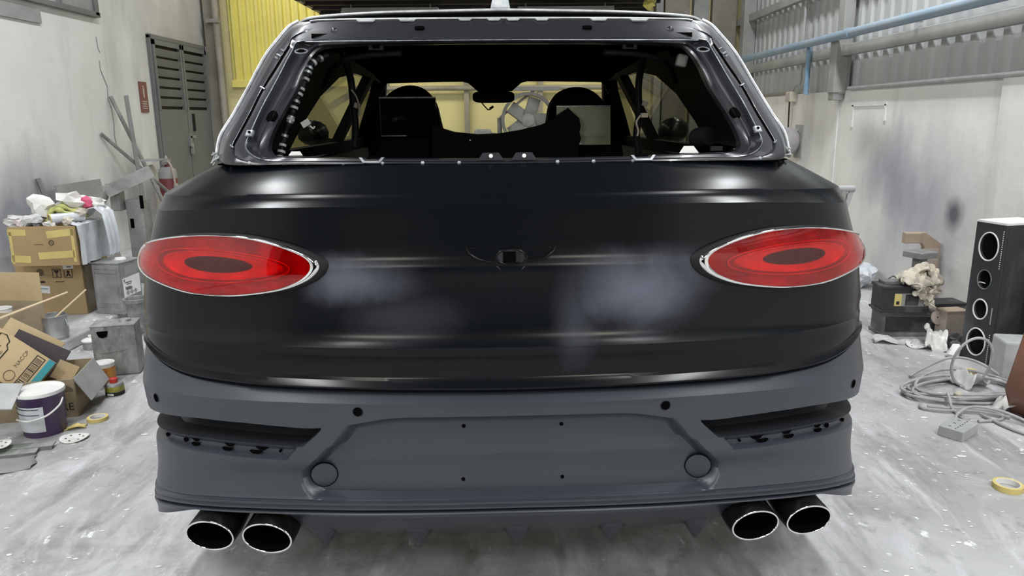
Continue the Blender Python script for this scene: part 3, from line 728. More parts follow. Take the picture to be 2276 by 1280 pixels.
for sg in (-1, 1):
    for u, z in ((1.03, 0.664), (0.414, 0.6875)):
        p, n = bsurf(sg * u, z)
        mb = MB(); disc(mb, p, n, 0.0125, 0.004); o = mb.build('sensor_hole', M['void'], bumper)
        mb = MB(); ring(mb, p, n, 0.0135, 0.0015); mb.build('sensor_rim', M['vent'], bumper, smooth=60)
    p, n = bsurf(sg * 0.525, 0.49)
    ring8 = [bsurf(sg * 0.525 + .036 * math.cos(k * PI / 4), 0.49 + .036 * math.sin(k * PI / 4)) for k in range(8)]
    n = sum((q[1] for q in ring8), n).normalized()
    p = p + n * max(0, max((q[0] - p).dot(n) for q in ring8))
    mb = MB(); ring(mb, p + n * 0.0012, n, 0.036, 0.0012, 48); t_ = mb.build('tow_cover_seam', M['void'], bumper, smooth=60)
    mb = MB(); disc(mb, p, n, 0.035, 0.003, 40); mb.build('tow_cover', M['bumper'], bumper, smooth=30)
    for u, z in ((0.1335, 0.632), (0.138, 0.472)):
        p, n = bsurf(sg * u, z)
        mb = MB(); disc(mb, p, n, 0.0055, 0.003, 14); mb.build('plate_hole', M['void'], bumper)
    # clip slots in the vent shelf
    for u, dz, w_ in ((0.70, .50, .04), (0.80, .46, .035), (0.915, .44, .03), (0.72, .85, .04), (0.81, .86, .035), (0.92, .86, .03)):
        th = th_of('J', u); p = mixpt('J', 'K', dz, th); nxt = mixpt('J', 'K', dz, th_of('J', u + 0.01))
        ax = (nxt - p).normalized(); nn = Vector((ax.y, -ax.x, 0)).normalized()
        p = p - nn * 0.021
        pts = []
        for q in (p, ax): pts.append(Vector((q.x * sg, q.y, q.z)))
        nn = Vector((nn.x * sg, nn.y, 0))
        mb = MB(); mb.prism([(-w_ / 2, .004), (w_ / 2, .004), (w_ * .3, -.002), (w_ * .2, -.005), (-w_ * .25, -.004)], 0.008, frame(pts[0] - nn * 0.003, pts[1] * sg, (0, 0, 1)))
        mb.build('clip_slot', M['void'], bumper)
    for u, r_ in ((0.645, .004), (0.955, .007), (1.035, .006)):
        th = th_of('J', u); p = mixpt('J', 'K', .6, th); n = Vector((p.x * 0.6 if u > .9 else .1, -1, 0)).normalized()
        p = p - n * 0.020
        mb = MB(); disc(mb, Vector((p.x * sg, p.y, p.z)), Vector((n.x * sg, n.y, 0)), r_, 0.008, 14); mb.build('screw_hole', M['void'], bumper)
    # inside of the hollow bumper corner
    p0 = lpt('P', sg * 1.05)
    MB().grid([[lpt('P', sg * th) + Vector((0, 0.012, 0.002)) for th in (0.75, 0.85, 0.95, 1.05, 1.15, 1.25, 1.35)],
               [lpt('P', sg * th) * 1.0 + Vector((-sg * 0.12, 0.10, 0.035)) for th in (0.75, 0.85, 0.95, 1.05, 1.15, 1.25, 1.35)]]).build('corner_lining', M['void'], bumper)

# diffuser with five fins
dP = []
for k in range(41):
    u = -0.64 + 1.28 * k / 40
    th = th_of('P', u); p = lpt('P', th)
    edge = max(0, (abs(u) - 0.54) / 0.10); zl = 0.274 + 0.03 * edge ** 2
    dP.append([p + Vector((0, .002, .004)), Vector((u, 0.03 + p.y * .6, 0.335)), Vector((u, 0.09 + 0.05 * u * u, zl + 0.006)), Vector((u, 0.10 + 0.05 * u * u, zl)), Vector((u, 0.115 + 0.05 * u * u, zl + .004)), Vector((u, 0.34, 0.30))])
M['diffuser'] = mat('diffuser with painted shade', (0.020, 0.023, 0.030), 0.42)  # bumper colour darkened to paint in the shade under the lip
dif = MB().grid(dP).build('diffuser', M['diffuser'], car, smooth=35)
for u0 in (-0.545, -0.272, 0.012, 0.288, 0.540):
    vs = []
    mb = MB()
    yb_ = 0.05 * u0 * u0
    prof = [(0.048, 0.054, 0.325), (0.042, 0.066, 0.285), (0.022, 0.078, 0.255), (0.007, 0.090, 0.234), (0.007, 0.18, 0.240), (0.03, 0.30, 0.29)]
    P2 = []
    for hw, v, z in prof: P2.append([(u0 - hw, v + yb_ + .012, z + .012), (u0 - hw * .4, v + yb_, z), (u0 + hw * .4, v + yb_, z), (u0 + hw, v + yb_ + .012, z + .012)])
    mb.grid(P2).build('fin', M['diffuser'], dif, smooth=50, solid=0.006)

# exhaust tips
for sg in (-1, 1):
    for uc, vc, zc, ax_ in ((0.846, 0.035, 0.323, 0.074), (0.676, -0.005, 0.334, 0.074)):
        e = thing('exhaust_tip', None, None); e.parent = car
        n_ = 40
        def ell(rx, rz, dv, slope=0.22, dz=0):
            out = []
            for k in range(n_):
                a = 2 * PI * k / n_
                x = rx * math.cos(a); z = rz * math.sin(a)
                out.append(Vector((sg * (uc + x - dv * 0.04), vc + dv + slope * x, zc + z + dz)))
            return out
        MB().grid([ell(.071, .043, -.004), ell(.073, .0455, 0.004), ell(.074, .046, .06), ell(.070, .045, .16, .1, .010), ell(.05, .04, .34, 0, .03)], cv=True).build('pipe', M['pipe_black'], e, smooth=50)
        MB().grid([ell(.067, .040, -.002), ell(.064, .038, .05), ell(.06, .036, .2)], cv=True).build('pipe_inside', M['void'], e, smooth=60)
        MB().prism([(sg * (uc + .058 * math.cos(2 * PI * k / 24)), zc + .035 * math.sin(2 * PI * k / 24)) for k in range(24)], 0.004, frame((0, vc + .19, 0), (1, 0, 0), (0, 0, 1))).build('pipe_baffle', M['void'], e)
        MB().tube(ell(.0695, .042, -.003), 0.0028, 8, closed=True).build('chrome_rim', M['chrome'], e, smooth=60)
        if 'label' in e: del e['label']

# ------------------------------------------------------------------ tail lamps
LAMP = [(1.098, 1.044), (1.085, 1.070), (1.020, 1.106), (.922, 1.133), (.818, 1.147), (.705, 1.147), (.614, 1.131), (.548, 1.110), (.515, 1.092), (.505, 1.073), (.515, 1.052), (.545, 1.030), (.604, 1.008), (.692, .992), (.775, .984), (.875, .985), (.971, .999), (1.055, 1.017)]
def th_d(u): return math.asin(min(1, u / 1.121) ** 1.3)
LT = [p for p in spline([(th_d(u), z, 0) for u, z in LAMP], 5, closed=True)]
lc = Vector((sum(p.x for p in LT) / len(LT), 1.066, 0))
def lampsurf(th, z, h):
    u = 1.121 * math.sin(th) ** (1 / 1.3)
    def q(t_, z_):
        uu = 1.121 * math.sin(max(t_, 1e-4)) ** (1 / 1.3)
        return Vector((uu, body_v(uu, z_), z_))
    p = q(th, z); a = q(th + .01, z) - q(th - .01, z); b = q(th, z + .01) - q(th, z - .01)
    n = a.cross(b).normalized()
    if n.y > 0: n = -n
    return p + n * (h + .006)
def lring(s, h, sg, shift=(0, 0)):
    out = []
    for p in LT:
        d = (p - lc) * s
        q = lampsurf(lc.x + d.x + shift[0], lc.y + d.y + shift[1], h)
        out.append(Vector((q.x * sg, q.y, q.z)))
    return out
def oval(uc0, uc1, z0, z1, s, h, sg, n=48):
    t0, t1 = th_d(uc0), th_d(uc1); tc_, zc_ = (t0 + t1) / 2, (z0 + z1) / 2
    out = []
    for k in range(n):
        a = 2 * PI * k / n
        q = lampsurf(tc_ + (t1 - t0) / 2 * s * math.cos(a), zc_ + (z1 - z0) / 2 * s * math.sin(a), h)
        out.append(Vector((q.x * sg, q.y, q.z)))
    return out
for sg in (-1, 1):
    e = thing('tail_lamp', None, None); e.parent = car
    for k_ in ('label', 'category'):
        if k_ in e: del e[k_]
    MB().grid([lring(1.07, -.002, sg), lring(1.05, .006, sg), lring(1.0, .010, sg)], cv=True).build('gasket', M['dark'], e, smooth=60)
    MB().grid([lring(1.015, .004, sg), lring(1.01, .013, sg), lring(0.985, .0165, sg), lring(0.955, .0155, sg), lring(0.94, .010, sg)], cv=True).build('chrome_ring', M['chrome'], e, smooth=80)
    MB().grid([lring(s, h, sg) for s, h in ((.95, .010), (.85, .007), (.70, .005), (.45, .003), (.2, .003), (.01, .003))], cv=True).build('reflector', M['lamp_red'], e, smooth=40)
    MB().grid([oval(.60, .965, 1.026, 1.104, s, h, sg) for s, h in ((1.0, .005), (.97, .010), (.90, .010), (.86, .006), (.4, .005), (.01, .005))], cv=True).build('inner_dish', M['lamp_rim'], e, smooth=40)
    MB().grid([oval(.685, .89, 1.047, 1.090, s, h, sg) for s, h in ((1.0, .006), (.96, .008), (.5, .008), (.01, .008))], cv=True).build('lamp_core', M['lamp_dark'], e, smooth=40)
    rim = MB().tube(oval(.58, .985, 1.020, 1.108, 1.0, .011, sg), 0.0020, 6, closed=True)
    rim.build('light_guide', M['lamp_rim'], e, smooth=60)
    MB().grid([lring(s, .013 + .014 * (1 - s * s), sg) for s in (.95, .85, .7, .5, .3, .12, .01)], cv=True).build('lens', M['lens'], e, smooth=180)

# ------------------------------------------------------------------ emblem seat
em = thing('emblem_seat', None, None); em.parent = car
def on_body(u, z, h): return Vector((u, body_v(u, z) - h, z))
for sg in (-1, 1):
    MB().tube([on_body(sg * u, z, .003) for u, z in ((.118, 1.122), (.112, 1.108), (.100, 1.097), (.084, 1.089), (.062, 1.083), (.043, 1.079))], [.001, .003, .0035, .003, .002, .0015], 8).build('wing_edge', M['paint'], em, smooth=60)
    MB().tube([on_body(sg * u, z, .002) for u, z in ((.103, 1.118), (.094, 1.121), (.088, 1.119))], .002, 8).build('wing_tip', M['paint'], em, smooth=60)
    MB().tube([on_body(sg * u, z, .002) for u, z in ((.046, 1.076), (.034, 1.066), (.020, 1.054))], [.001, .0035, .001], 8).build('lower_rib', M['paint'], em, smooth=60)
    P2 = [[on_body(sg * (.045 + .062 * k / 6), 1.086 + .012 * (k / 6) ** 1.5 + dz, .0025 * (1 - (k / 6) ** 2)) for k in range(7)] for dz in (0, .012, .024)]
    MB().grid(P2).build('wing_plate', M['paint'], em, smooth=60)
MB().tube([on_body(.038 * math.cos(a), 1.095 + .021 * math.sin(a), .004) for a in [2 * PI * k / 32 for k in range(32)]], .0028, 8, closed=True).build('oval_rim', M['paint'], em, smooth=60)
MB().prism([(.036 * math.cos(2 * PI * k / 24), .019 * math.sin(2 * PI * k / 24)) for k in range(24)], .003, frame(on_body(0, 1.095, .0), (1, 0, 0), (0, 0, 1))).build('oval_plate', M['frame_paint'], em)
MB().box(on_body(-.004, 1.094, .002), (.034, .006, .030)).build('square_hole', M['void'], em)
MB().box(on_body(.022, 1.094, .003), (.012, .006, .026)).build('socket', M['inner_soft'], em)

# ------------------------------------------------------------------ window surround
LOOPS = {
'O0': [(0, 0.245, 1.339), (0.288, 0.254, 1.341), (0.395, 0.264, 1.343), (0.544, 0.286, 1.347), (0.623, 0.302, 1.348), (0.661, 0.311, 1.348), (0.678, 0.321, 1.354), (0.688, 0.34, 1.371), (0.684, 0.376, 1.409), (0.666, 0.421, 1.46), (0.647, 0.457, 1.502), (0.629, 0.496, 1.546), (0.615, 0.549, 1.604), (0.6, 0.578, 1.638), (0.581, 0.594, 1.66), (0.56, 0.597, 1.668), (0.505, 0.589, 1.672), (0.363, 0.569, 1.674), (0.167, 0.556, 1.675), (0, 0.553, 1.675)],
'O1': [(0, 0.221, 1.338), (0.285, 0.23, 1.34), (0.392, 0.239, 1.342), (0.538, 0.26, 1.345), (0.629, 0.277, 1.345), (0.669, 0.285, 1.343), (0.693, 0.298, 1.35), (0.706, 0.321, 1.37), (0.703, 0.359, 1.409), (0.685, 0.404, 1.46), (0.663, 0.444, 1.507), (0.643, 0.483, 1.552), (0.63, 0.53, 1.605), (0.613, 0.564, 1.644), (0.592, 0.582, 1.668), (0.566, 0.582, 1.675), (0.501, 0.569, 1.676), (0.36, 0.549, 1.677), (0.166, 0.535, 1.677), (0, 0.532, 1.677)],
'O2': [(0, 0.205, 1.334), (0.284, 0.214, 1.336), (0.389, 0.222, 1.337), (0.534, 0.241, 1.338), (0.638, 0.259, 1.337), (0.692, 0.277, 1.342), (0.73, 0.305, 1.358), (0.747, 0.333, 1.381), (0.739, 0.368, 1.418), (0.723, 0.42, 1.476), (0.705, 0.464, 1.526), (0.686, 0.509, 1.577), (0.67, 0.548, 1.622), (0.657, 0.58, 1.658), (0.647, 0.602, 1.684), (0.602, 0.591, 1.686), (0.5, 0.565, 1.685), (0.359, 0.543, 1.683), (0.166, 0.529, 1.683), (0, 0.525, 1.683)],
'O3': [(0, 0.202, 1.33), (0.284, 0.211, 1.333), (0.389, 0.219, 1.333), (0.534, 0.237, 1.334), (0.637, 0.255, 1.332), (0.704, 0.271, 1.332), (0.759, 0.299, 1.343), (0.786, 0.34, 1.373), (0.777, 0.37, 1.406), (0.756, 0.418, 1.462), (0.731, 0.49, 1.541), (0.707, 0.532, 1.592), (0.687, 0.57, 1.637), (0.671, 0.6, 1.673), (0.663, 0.625, 1.701), (0.608, 0.629, 1.723), (0.505, 0.607, 1.728), (0.362, 0.584, 1.727), (0.166, 0.569, 1.727), (0, 0.567, 1.727)],
'O4': [(0, 0.2, 1.328), (0.283, 0.209, 1.33), (0.389, 0.216, 1.33), (0.533, 0.232, 1.329), (0.636, 0.25, 1.328), (0.716, 0.268, 1.326), (0.8, 0.298, 1.326), (0.822, 0.327, 1.345), (0.822, 0.384, 1.399), (0.796, 0.435, 1.461), (0.762, 0.51, 1.547), (0.742, 0.556, 1.6), (0.721, 0.599, 1.651), (0.693, 0.633, 1.696), (0.671, 0.654, 1.725), (0.614, 0.662, 1.755), (0.509, 0.636, 1.757), (0.364, 0.611, 1.756), (0.167, 0.595, 1.755), (0, 0.593, 1.755)],
}
for nm_, dv_ in (('O0', .013), ('O1', .009), ('O2', .005), ('O3', .002)):
    # the lower sill stands up steeply behind the tailgate edge
    LOOPS[nm_] = [(x, (LOOPS['O4'][i][1] + dv_) * k_ + y * (1 - k_), z) for (i, (x, y, z)), k_ in zip(enumerate(LOOPS[nm_]), [1, 1, 1, 1, .9, .5] + [0] * 14)]
def loopL(nm): return spline(LOOPS[nm], 4)
LP = {k: loopL(k) for k in LOOPS}
def lmix(a, b, t, dv=0, side_only=False, dz=0):
    out = []
    n = len(LP[a])
    for i, (p, q) in enumerate(zip(LP[a], LP[b])):
        r = p.lerp(q, t)
        w_ = 1.0
        if side_only:
            f = i / (n - 1)
            w_ = max(0, min(1, (f - 0.27) / 0.06)) * max(0, min(1, (0.80 - f) / 0.06))
        r = r + Vector((0, dv * w_, dz * w_)); out.append(r)
    return out
half = [lmix('O0', 'O1', 0, .04), lmix('O0', 'O1', 0, 0), lmix('O0', 'O1', .5, .004), lmix('O1', 'O2', 0, 0), lmix('O1', 'O2', .08, .004, True), lmix('O1', 'O2', .35, .020, True), lmix('O1', 'O2', .75, .020, True), lmix('O1', 'O2', .93, .006, True),
        lmix('O2', 'O3', 0, 0), lmix('O2', 'O3', .06, -.003), lmix('O2', 'O3', .2, 0), lmix('O2', 'O3', .90, 0), lmix('O2', 'O3', .96, .004, True), lmix('O3', 'O4', .02, .006, True), lmix('O3', 'O4', .10, 0, True), lmix('O3', 'O4', .14, -.002, True), lmix('O3', 'O4', .7, 0), lmix('O3', 'O4', .9, .006, True), lmix('O3', 'O4', 1, .012, True), lmix('O3', 'O4', 1.03, .05)]
full = [list(h) + [Vector((-p.x, p.y, p.z)) for p in reversed(h[:-1])][:-1] for h in half]
# h runs bottom centre -> (+u side) -> top centre, then back down the other side
sur = MB().grid(full, cv=True).build('window_surround', M['frame_paint'], car, smooth=30)

def sur_pt(a, b, t, f, sg, h=0.0):
    """point on the surround between two loops at fraction f of the half loop"""
    n = len(LP[a]) - 1; x = f * n; i = min(int(x), n - 1); k = x - i
    p = LP[a][i].lerp(LP[a][i + 1], k).lerp(LP[b][i].lerp(LP[b][i + 1], k), t)
    return Vector((p.x * sg, p.y - h, p.z + h * .5))
nL = len(LP['O0']) - 1
def fr(i): return i * 4 / nL          # loop knot -> fraction
RAKE = Vector((0, -0.68, 0.73)).normalized()   # outward normal of the raked frame
for sg in (-1, 1):
    # bright bead along the inner window channel, drip lines, clips and holes
    MB().tube([sur_pt('O2', 'O3', 0.02, fr(5) + (fr(14) - fr(5)) * k / 30, sg, .002) for k in range(31)], .0016, 6).build('channel_bead', M['edge_metal'], sur, smooth=60)
    MB().tube([sur_pt('O3', 'O4', 0.0, fr(7.2) + (fr(13) - fr(7.2)) * k / 30, sg, .001) for k in range(31)], .0035, 6).build('drip_seam', M['void'], sur, smooth=60)
    MB().tube([sur_pt('O3', 'O4', 0.07, fr(7.2) + (fr(10.5) - fr(7.2)) * k / 20, sg, .003) for k in range(21)], .0014, 6).build('sealant_line', M['edge_metal'], sur, smooth=60)
    # pillar hole
    p = Vector((sg * 0.690, 0.402, 1.4655)); ax = Vector((sg * -0.30, 0.55, 0.62)).normalized()
    nrm = Vector((sg * 0.10, -0.70, 0.70)).normalized()
    Mx = frame(p, ax, nrm.cross(ax))
    if (Mx.to_3x3() @ Vector((0, 0, 1))).dot(nrm) < 0: Mx = frame(p, ax, ax.cross(nrm))
    pts = [(.020 * math.copysign(abs(math.cos(a)) ** .7, math.cos(a)), .013 * math.copysign(abs(math.sin(a)) ** .7, math.sin(a))) for a in [2 * PI * k / 24 for k in range(24)]]
    MB().prism(pts, .012, Mx @ Matrix.Translation((0, 0, -.018))).build('pillar_hole', M['void'], sur)
    # channel clip
    p = sur_pt('O2', 'O3', 0.0, fr(7.8), sg, .003)
    MB().box(p, (.024, .010, .022), rotm(-40, 0, 15 * sg)).build('channel_clip', M['edge_metal'], sur, bevel=.003)
    disc_ = MB(); disc(disc_, p + RAKE * .007, RAKE, .004, .003, 12); disc_.build('clip_hole', M['void'], sur)
    # upper round fixing
    p = Vector((sg * .624, .555, 1.652)) + RAKE * .002
    mb = MB(); ax = Vector((1, 0, 0)); ay = RAKE.cross(ax)
    mb.tube([p + ax * .019 * math.cos(2 * PI * k / 20) + ay * .010 * math.sin(2 * PI * k / 20) for k in range(20)], .0025, 6, closed=True); mb.build('fixing_ring', M['edge_metal'], sur, smooth=60)
    mb = MB(); disc(mb, p, RAKE, .010, .004, 16); mb.build('fixing_hole', M['void'], sur)
    # small welded tabs on the pillar
    for kf, off, ln_ in ((12.4, .30, .012), (12.0, .36, .014), (11.8, .42, .010), (10.0, .02, .014), (7.1, .1, .010)):
        p = sur_pt('O3', 'O4', off, fr(kf), sg, .004)
        MB().tube([p + Vector((-.5 * ln_ * sg, -.002, -.003)), p + Vector((.5 * ln_ * sg, .004, .004))], .003, 6).build('weld_tab', M['edge_metal'], sur, smooth=60)
    # header slot
    p = Vector((sg * .260, .568, 1.7195)) + RAKE * .0
    pts = [(.015 * math.copysign(abs(math.cos(a)) ** .6, math.cos(a)), .0068 * math.copysign(abs(math.sin(a)) ** .6, math.sin(a))) for a in [2 * PI * k / 20 for k in range(20)]]
    MB().prism(pts, .006, frame(p, (1, 0, 0), RAKE.cross(Vector((1, 0, 0))))).build('header_slot', M['void'], sur)
    p = Vector((sg * .53, .605, 1.722))
    mb = MB(); mb.lathe([(.001, .006), (.006, .004), (.010, .001), (.012, -.002)], 14, p, M=rotm(45, 0, 0)); mb.build('header_stud', M['frame_paint'], sur, smooth=60)
    # bright bonding tabs on the header top edge
    for u, w_ in ((.03, .045), (.12, .045), (.30, .055), (.43, .06)):
        f = 1.0
        zz = 1.7505; vv = .590 + .12 * u * u
        MB().prism([(-w_ / 2, 0), (-w_ / 2 + .008, -.009), (w_ / 2 - .008, -.009), (w_ / 2, 0)], .004, frame((sg * u, vv - .006, zz), (1, 0, 0), (0, .68, .73))).build('bonding_tab', M['bright_edge'], sur)
# header top bead
MB().tube([Vector((p.x, p.y - .004, p.z - .001)) for p in [LP['O4'][i] for i in range(60, nL + 1)] + [Vector((-LP['O4'][i].x, LP['O4'][i].y, LP['O4'][i].z)) for i in range(nL, 59, -1)]], .0028, 6).build('header_bead', M['bright_edge'], sur, smooth=60)
MB().tube([Vector((p.x, p.y - .004, p.z - .001)) for p in [LP['O2'][i] for i in range(59, nL + 1)] + [Vector((-LP['O2'][i].x, LP['O2'][i].y, LP['O2'][i].z)) for i in range(nL, 58, -1)]], .0014, 6).build('header_crease', M['edge_metal'], sur, smooth=60)
# lower sill: tabs, notches and studs
for uc in (-0.048, 0.043):
    MB().prism([(-.036, 0), (.036, 0), (.022, .021), (-.022, .021)], .003, frame((uc, .205, 1.336), (1, 0, 0), (0, .3, .95))).build('sill_tab', M['frame_paint'], sur)
    mb = MB(); disc(mb, Vector((uc, .202, 1.348)), Vector((0, -.95, .3)), .0055, .006, 14); mb.build('tab_rivet', M['white'], sur)
for sg in (-1, 1):
    MB().box((sg * .375, .235, 1.3425), (.03, .02, .012)).build('sill_notch', M['void'], sur)
    MB().prism([(-.035, .0), (-.027, .0), (-.019, -.010), (.019, -.010), (.027, .0), (.035, .0), (.024, -.015), (-.024, -.015)], .003, frame((sg * .375, .222, 1.346), (1, 0, 0), (0, .3, .95))).build('notch_edge', M['edge_metal'], sur)
    for u in (.135, .235, .345, .455, .56, .64, .725):
        p = Vector((sg * u, .2 + .15 * u * u - .002, 1.3315))
        MB().lathe([(.0005, .004), (.004, .003), (.0055, .0)], 12, p, M=rotm(60, 0, 0)).build('sill_stud', M['edge_metal'], sur, smooth=60)
MB().prism([(-.02, 0), (.02, 0), (.012, .012), (-.012, .012)], .004, frame((-.60, .30, 1.349), (1, 0, 0), (0, .3, .95))).build('foam_pad', M['white'], sur)
MB().prism([(-.028, 0), (.028, 0), (.014, .02), (-.014, .02)], .004, frame((.52, .285, 1.347), (1, 0, 0), (0, .3, .95))).build('foam_pad', M['white'], sur)
MB().box((.61, .32, 1.358), (.034, .012, .012)).build('latch_block', M['dark'], sur)

# ------------------------------------------------------------------ roof and sides
RE = [(0.664, 0.735, 1.762), (0.624, 0.705, 1.772), (0.516, 0.672, 1.778), (0.369, 0.648, 1.782), (0.168, 0.633, 1.784), (0, 0.62, 1.785)]
re_ = spline(RE, 6); edge = re_ + [Vector((-p.x, p.y, p.z)) for p in reversed(re_[:-1])]
def off(dv, dz, sc=1): return [Vector((p.x * sc, p.y + dv, p.z + dz)) for p in edge]
roofP = [off(.05, -.022), off(.010, -.014), off(.002, -.010), off(0, -.005), off(.001, -.001), off(.006, .001), off(.02, .003)]
for v in (.95, 1.4, 2.0, 2.45, 2.68):
    roofP.append([Vector((p.x * 1.01, v, 1.790 - .06 * max(0, v - 1.5) ** 2 + (p.z - 1.785) * 1.2)) for p in edge])
roof = MB().grid(roofP).build('roof', M['frame_paint'], car, smooth=35)
MB().tube([p + Vector((0, -.001, -.003)) for p in edge], .0045, 8).build('roof_highlight', M['bright_edge'], roof, smooth=60)  # pale tube painted as the highlight along the roof edge
# aerial fin wrapped in plastic
MB().prism([(-.032, 0), (.032, 0), (.022, .045), (.012, .058), (-.012, .058), (-.022, .045)], .16, frame((-.008, .80, 1.787), (1, 0, 0), (0, 0, 1))).build('aerial', M['fin_wrap'], roof, bevel=.006)
O5 = [(0.849, 0.384, 1.33), (0.856, 0.451, 1.398), (0.83, 0.505, 1.461), (0.797, 0.582, 1.55), (0.778, 0.635, 1.609), (0.755, 0.68, 1.664), (0.724, 0.712, 1.71), (0.697, 0.737, 1.746), (0.664, 0.742, 1.764)]
def uside(z): return 0.905 - 0.571 * (z - 1.30)
for sg in (-1, 1):
    o5 = spline(O5, 4)
    o4 = [LP['O4'][int(round(26 + (60 - 26) * k / (len(o5) - 1)))] for k in range(len(o5))]
    S = lambda p: Vector((p.x * sg, p.y, p.z))
    rowsq = [[S(p) + Vector((0, .012, 0)) for p in o4], [S(p.lerp(q, .45)) + Vector((0, .006, 0)) for p, q in zip(o4, o5)], [S(q) + Vector((0, -.006, 0)) for q in o5],
             [S(q) + Vector((sg * .006, .012, 0)) for q in o5], [S(q) + Vector((sg * .004, .08, 0)) for q in o5], [Vector((sg * uside(q.z), max(1.05, 1.05 + (q.z - 1.34) * .9), q.z)) for q in o5]]
    MB().grid(rowsq).build('quarter_panel', M['frame_paint'], car, smooth=35)
    MB().tube([S(q) + Vector((sg * .004, -.003, 0)) for q in o5], .006, 8).build('pillar_highlight', M['bright_edge'], car, smooth=60)
    mb = MB()
    for k in range(9):
        mb.tube([S(o5[0]) + Vector((random.uniform(-.02, .012), random.uniform(-.01, .01), random.uniform(-.012, .03))), S(o5[0]) + Vector((random.uniform(-.02, .012), random.uniform(-.01, .01), random.uniform(-.012, .03)))], .0025, 5)
    mb.build('sealant_smear', M['bright_edge'], car, smooth=60)
    # side window frame (outer polygon with two window openings), 4 cm thick
    outer = [(1.0, 1.30), (3.45, 1.24), (3.2, 1.32), (2.95, 1.47), (2.72, 1.64), (2.62, 1.70), (1.9, 1.745), (1.35, 1.745), (1.05, 1.70)]
    h1 = [(1.16, 1.33), (1.17, 1.43), (1.24, 1.54), (1.42, 1.62), (1.75, 1.66), (2.18, 1.66), (2.22, 1.33)]
    h2 = [(2.32, 1.33), (2.30, 1.655), (2.56, 1.65), (2.68, 1.60), (2.90, 1.43), (3.05, 1.33)]
    polys = [outer, h1, h2]
    flat = [Vector((a, b, 0)) for pl in polys for a, b in pl]
    tris = tessellate_polygon([[Vector((a, b, 0)) for a, b in pl] for pl in polys])
    n0 = len(flat)
    vs = [Vector((sg * uside(p.y), p.x, p.y)) for p in flat] + [Vector((sg * (uside(p.y) - .05), p.x, p.y)) for p in flat]
    fs = [tuple(t) for t in tris] + [tuple(i + n0 for i in reversed(t)) for t in tris]
    base = 0
    for pl in polys:
        k = len(pl)
        fs += [(base + i, base + (i + 1) % k, base + (i + 1) % k + n0, base + i + n0) for i in range(k)]
        base += k
    MB().add(vs, fs).build('side_window_frame', M['inner'], car)
    for hh in (h1, h2):
        MB().add([Vector((sg * (uside(b) - .025), a, b)) for a, b in hh], [tuple(range(len(hh)))]).build('side_window', M['glass_tint'], car)
    # inner pillar lining between tailgate opening and side window
    inn = [LP['O0'][int(round(24 + (58 - 24) * k / 16))] for k in range(17)]
    MB().grid([[S(p) + Vector((0, .02, 0)) for p in inn], [S(p) + Vector((sg * .05, .16, 0)) for p in inn], [Vector((sg * (uside(p.z) - .06), 1.12, p.z)) for p in inn]]).build('pillar_lining', M['inner'], car, smooth=50)
    # lower body side with wheel arches
    P3 = []
    for k in range(57):
        v = 0.60 + 3.9 * k / 56
        zl = 0.34
        for cv in (1.02, 4.0):
            d = abs(v - cv)
            if d < 0.43: zl = max(zl, 0.38 + math.sqrt(0.43 ** 2 - d * d))
        tp = 0.82 - 0.03 * max(0, v - 2.8)
        w0 = 1.143 * (1 - 0.012 * max(0, v - 2.8) ** 2)
        P3.append([Vector((sg * w0, v, tp)), Vector((sg * (w0 + .004), v, zl + (tp - zl) * .6)), Vector((sg * (w0 - .01), v, zl + .03)), Vector((sg * (w0 - .03), v, min(zl, tp - .005))), Vector((sg * (w0 - .25), v, min(zl, tp - .005)))])
    MB().grid(P3).build('side_panel', M['paint'], car, smooth=35)
    # wheels
    for cv in (1.02, 4.0):
        wh = thing('wheel', None, None); wh.parent = car; wh.location = (sg * 0.94, cv, 0.37)
        RY = Matrix.Rotation(PI / 2, 3, 'Y')
        MB().lathe([(.25, -.13), (.33, -.135), (.365, -.11), (.37, 0), (.365, .11), (.33, .135), (.25, .13)], 40, M=RY).build('tyre', M['rubber'], wh, smooth=40)
        mb = MB().lathe([(.25, -.10), (.255, .10), (.23, .11), (.22, .09), (.05, .07), (.001, .08)], 40, M=RY if sg > 0 else RY @ Matrix.Rotation(PI, 3, 'X'))
        mb.build('rim', M['alloy'], wh, smooth=40)
    # door mirror
    dm = thing('door_mirror', None, None); dm.parent = car; dm.location = (sg * 1.14, 2.95, 1.36)
    MB().lathe([(.001, -.075), (.05, -.065), (.085, -.03), (.09, .01), (.075, .05), (.045, .075), (.001, .085)], 24, sx=1.1, sy=.8).build('mirror_cap', M['pipe_black'], dm, smooth=180)
    MB().tube([(-sg * .05, 0, -.05), (-sg * .22, .03, -.08)], [.03, .035], 10).build('mirror_arm', M['pipe_black'], dm, smooth=60)
# nose and underbody (closes the car at the far end)
cw = 1.12
MB().grid([[Vector((u, 3.30, 1.22 - .03 * (u / 1.0) ** 2)) for u in (-1.05, -.6, 0, .6, 1.05)], [Vector((u, 4.0, 1.13 - .05 * u * u)) for u in (-1.08, -.6, 0, .6, 1.08)], [Vector((u, 4.5, 1.02 - .08 * u * u)) for u in (-1.05, -.6, 0, .6, 1.05)], [Vector((u, 4.78 - .15 * u * u, .86)) for u in (-1.0, -.6, 0, .6, 1.0)], [Vector((u, 4.82 - .15 * u * u, .45)) for u in (-1.0, -.6, 0, .6, 1.0)], [Vector((u, 4.7 - .15 * u * u, .28)) for u in (-1.0, -.6, 0, .6, 1.0)]]).build('nose', M['paint'], car, smooth=50)
MB().box((0, 2.5, .315), (1.5, 4.3, .05)).build('underbody', M['dark'], car)
MB().box((0, .45, .56), (1.3, .03, .42)).build('rear_panel', M['void'], car)

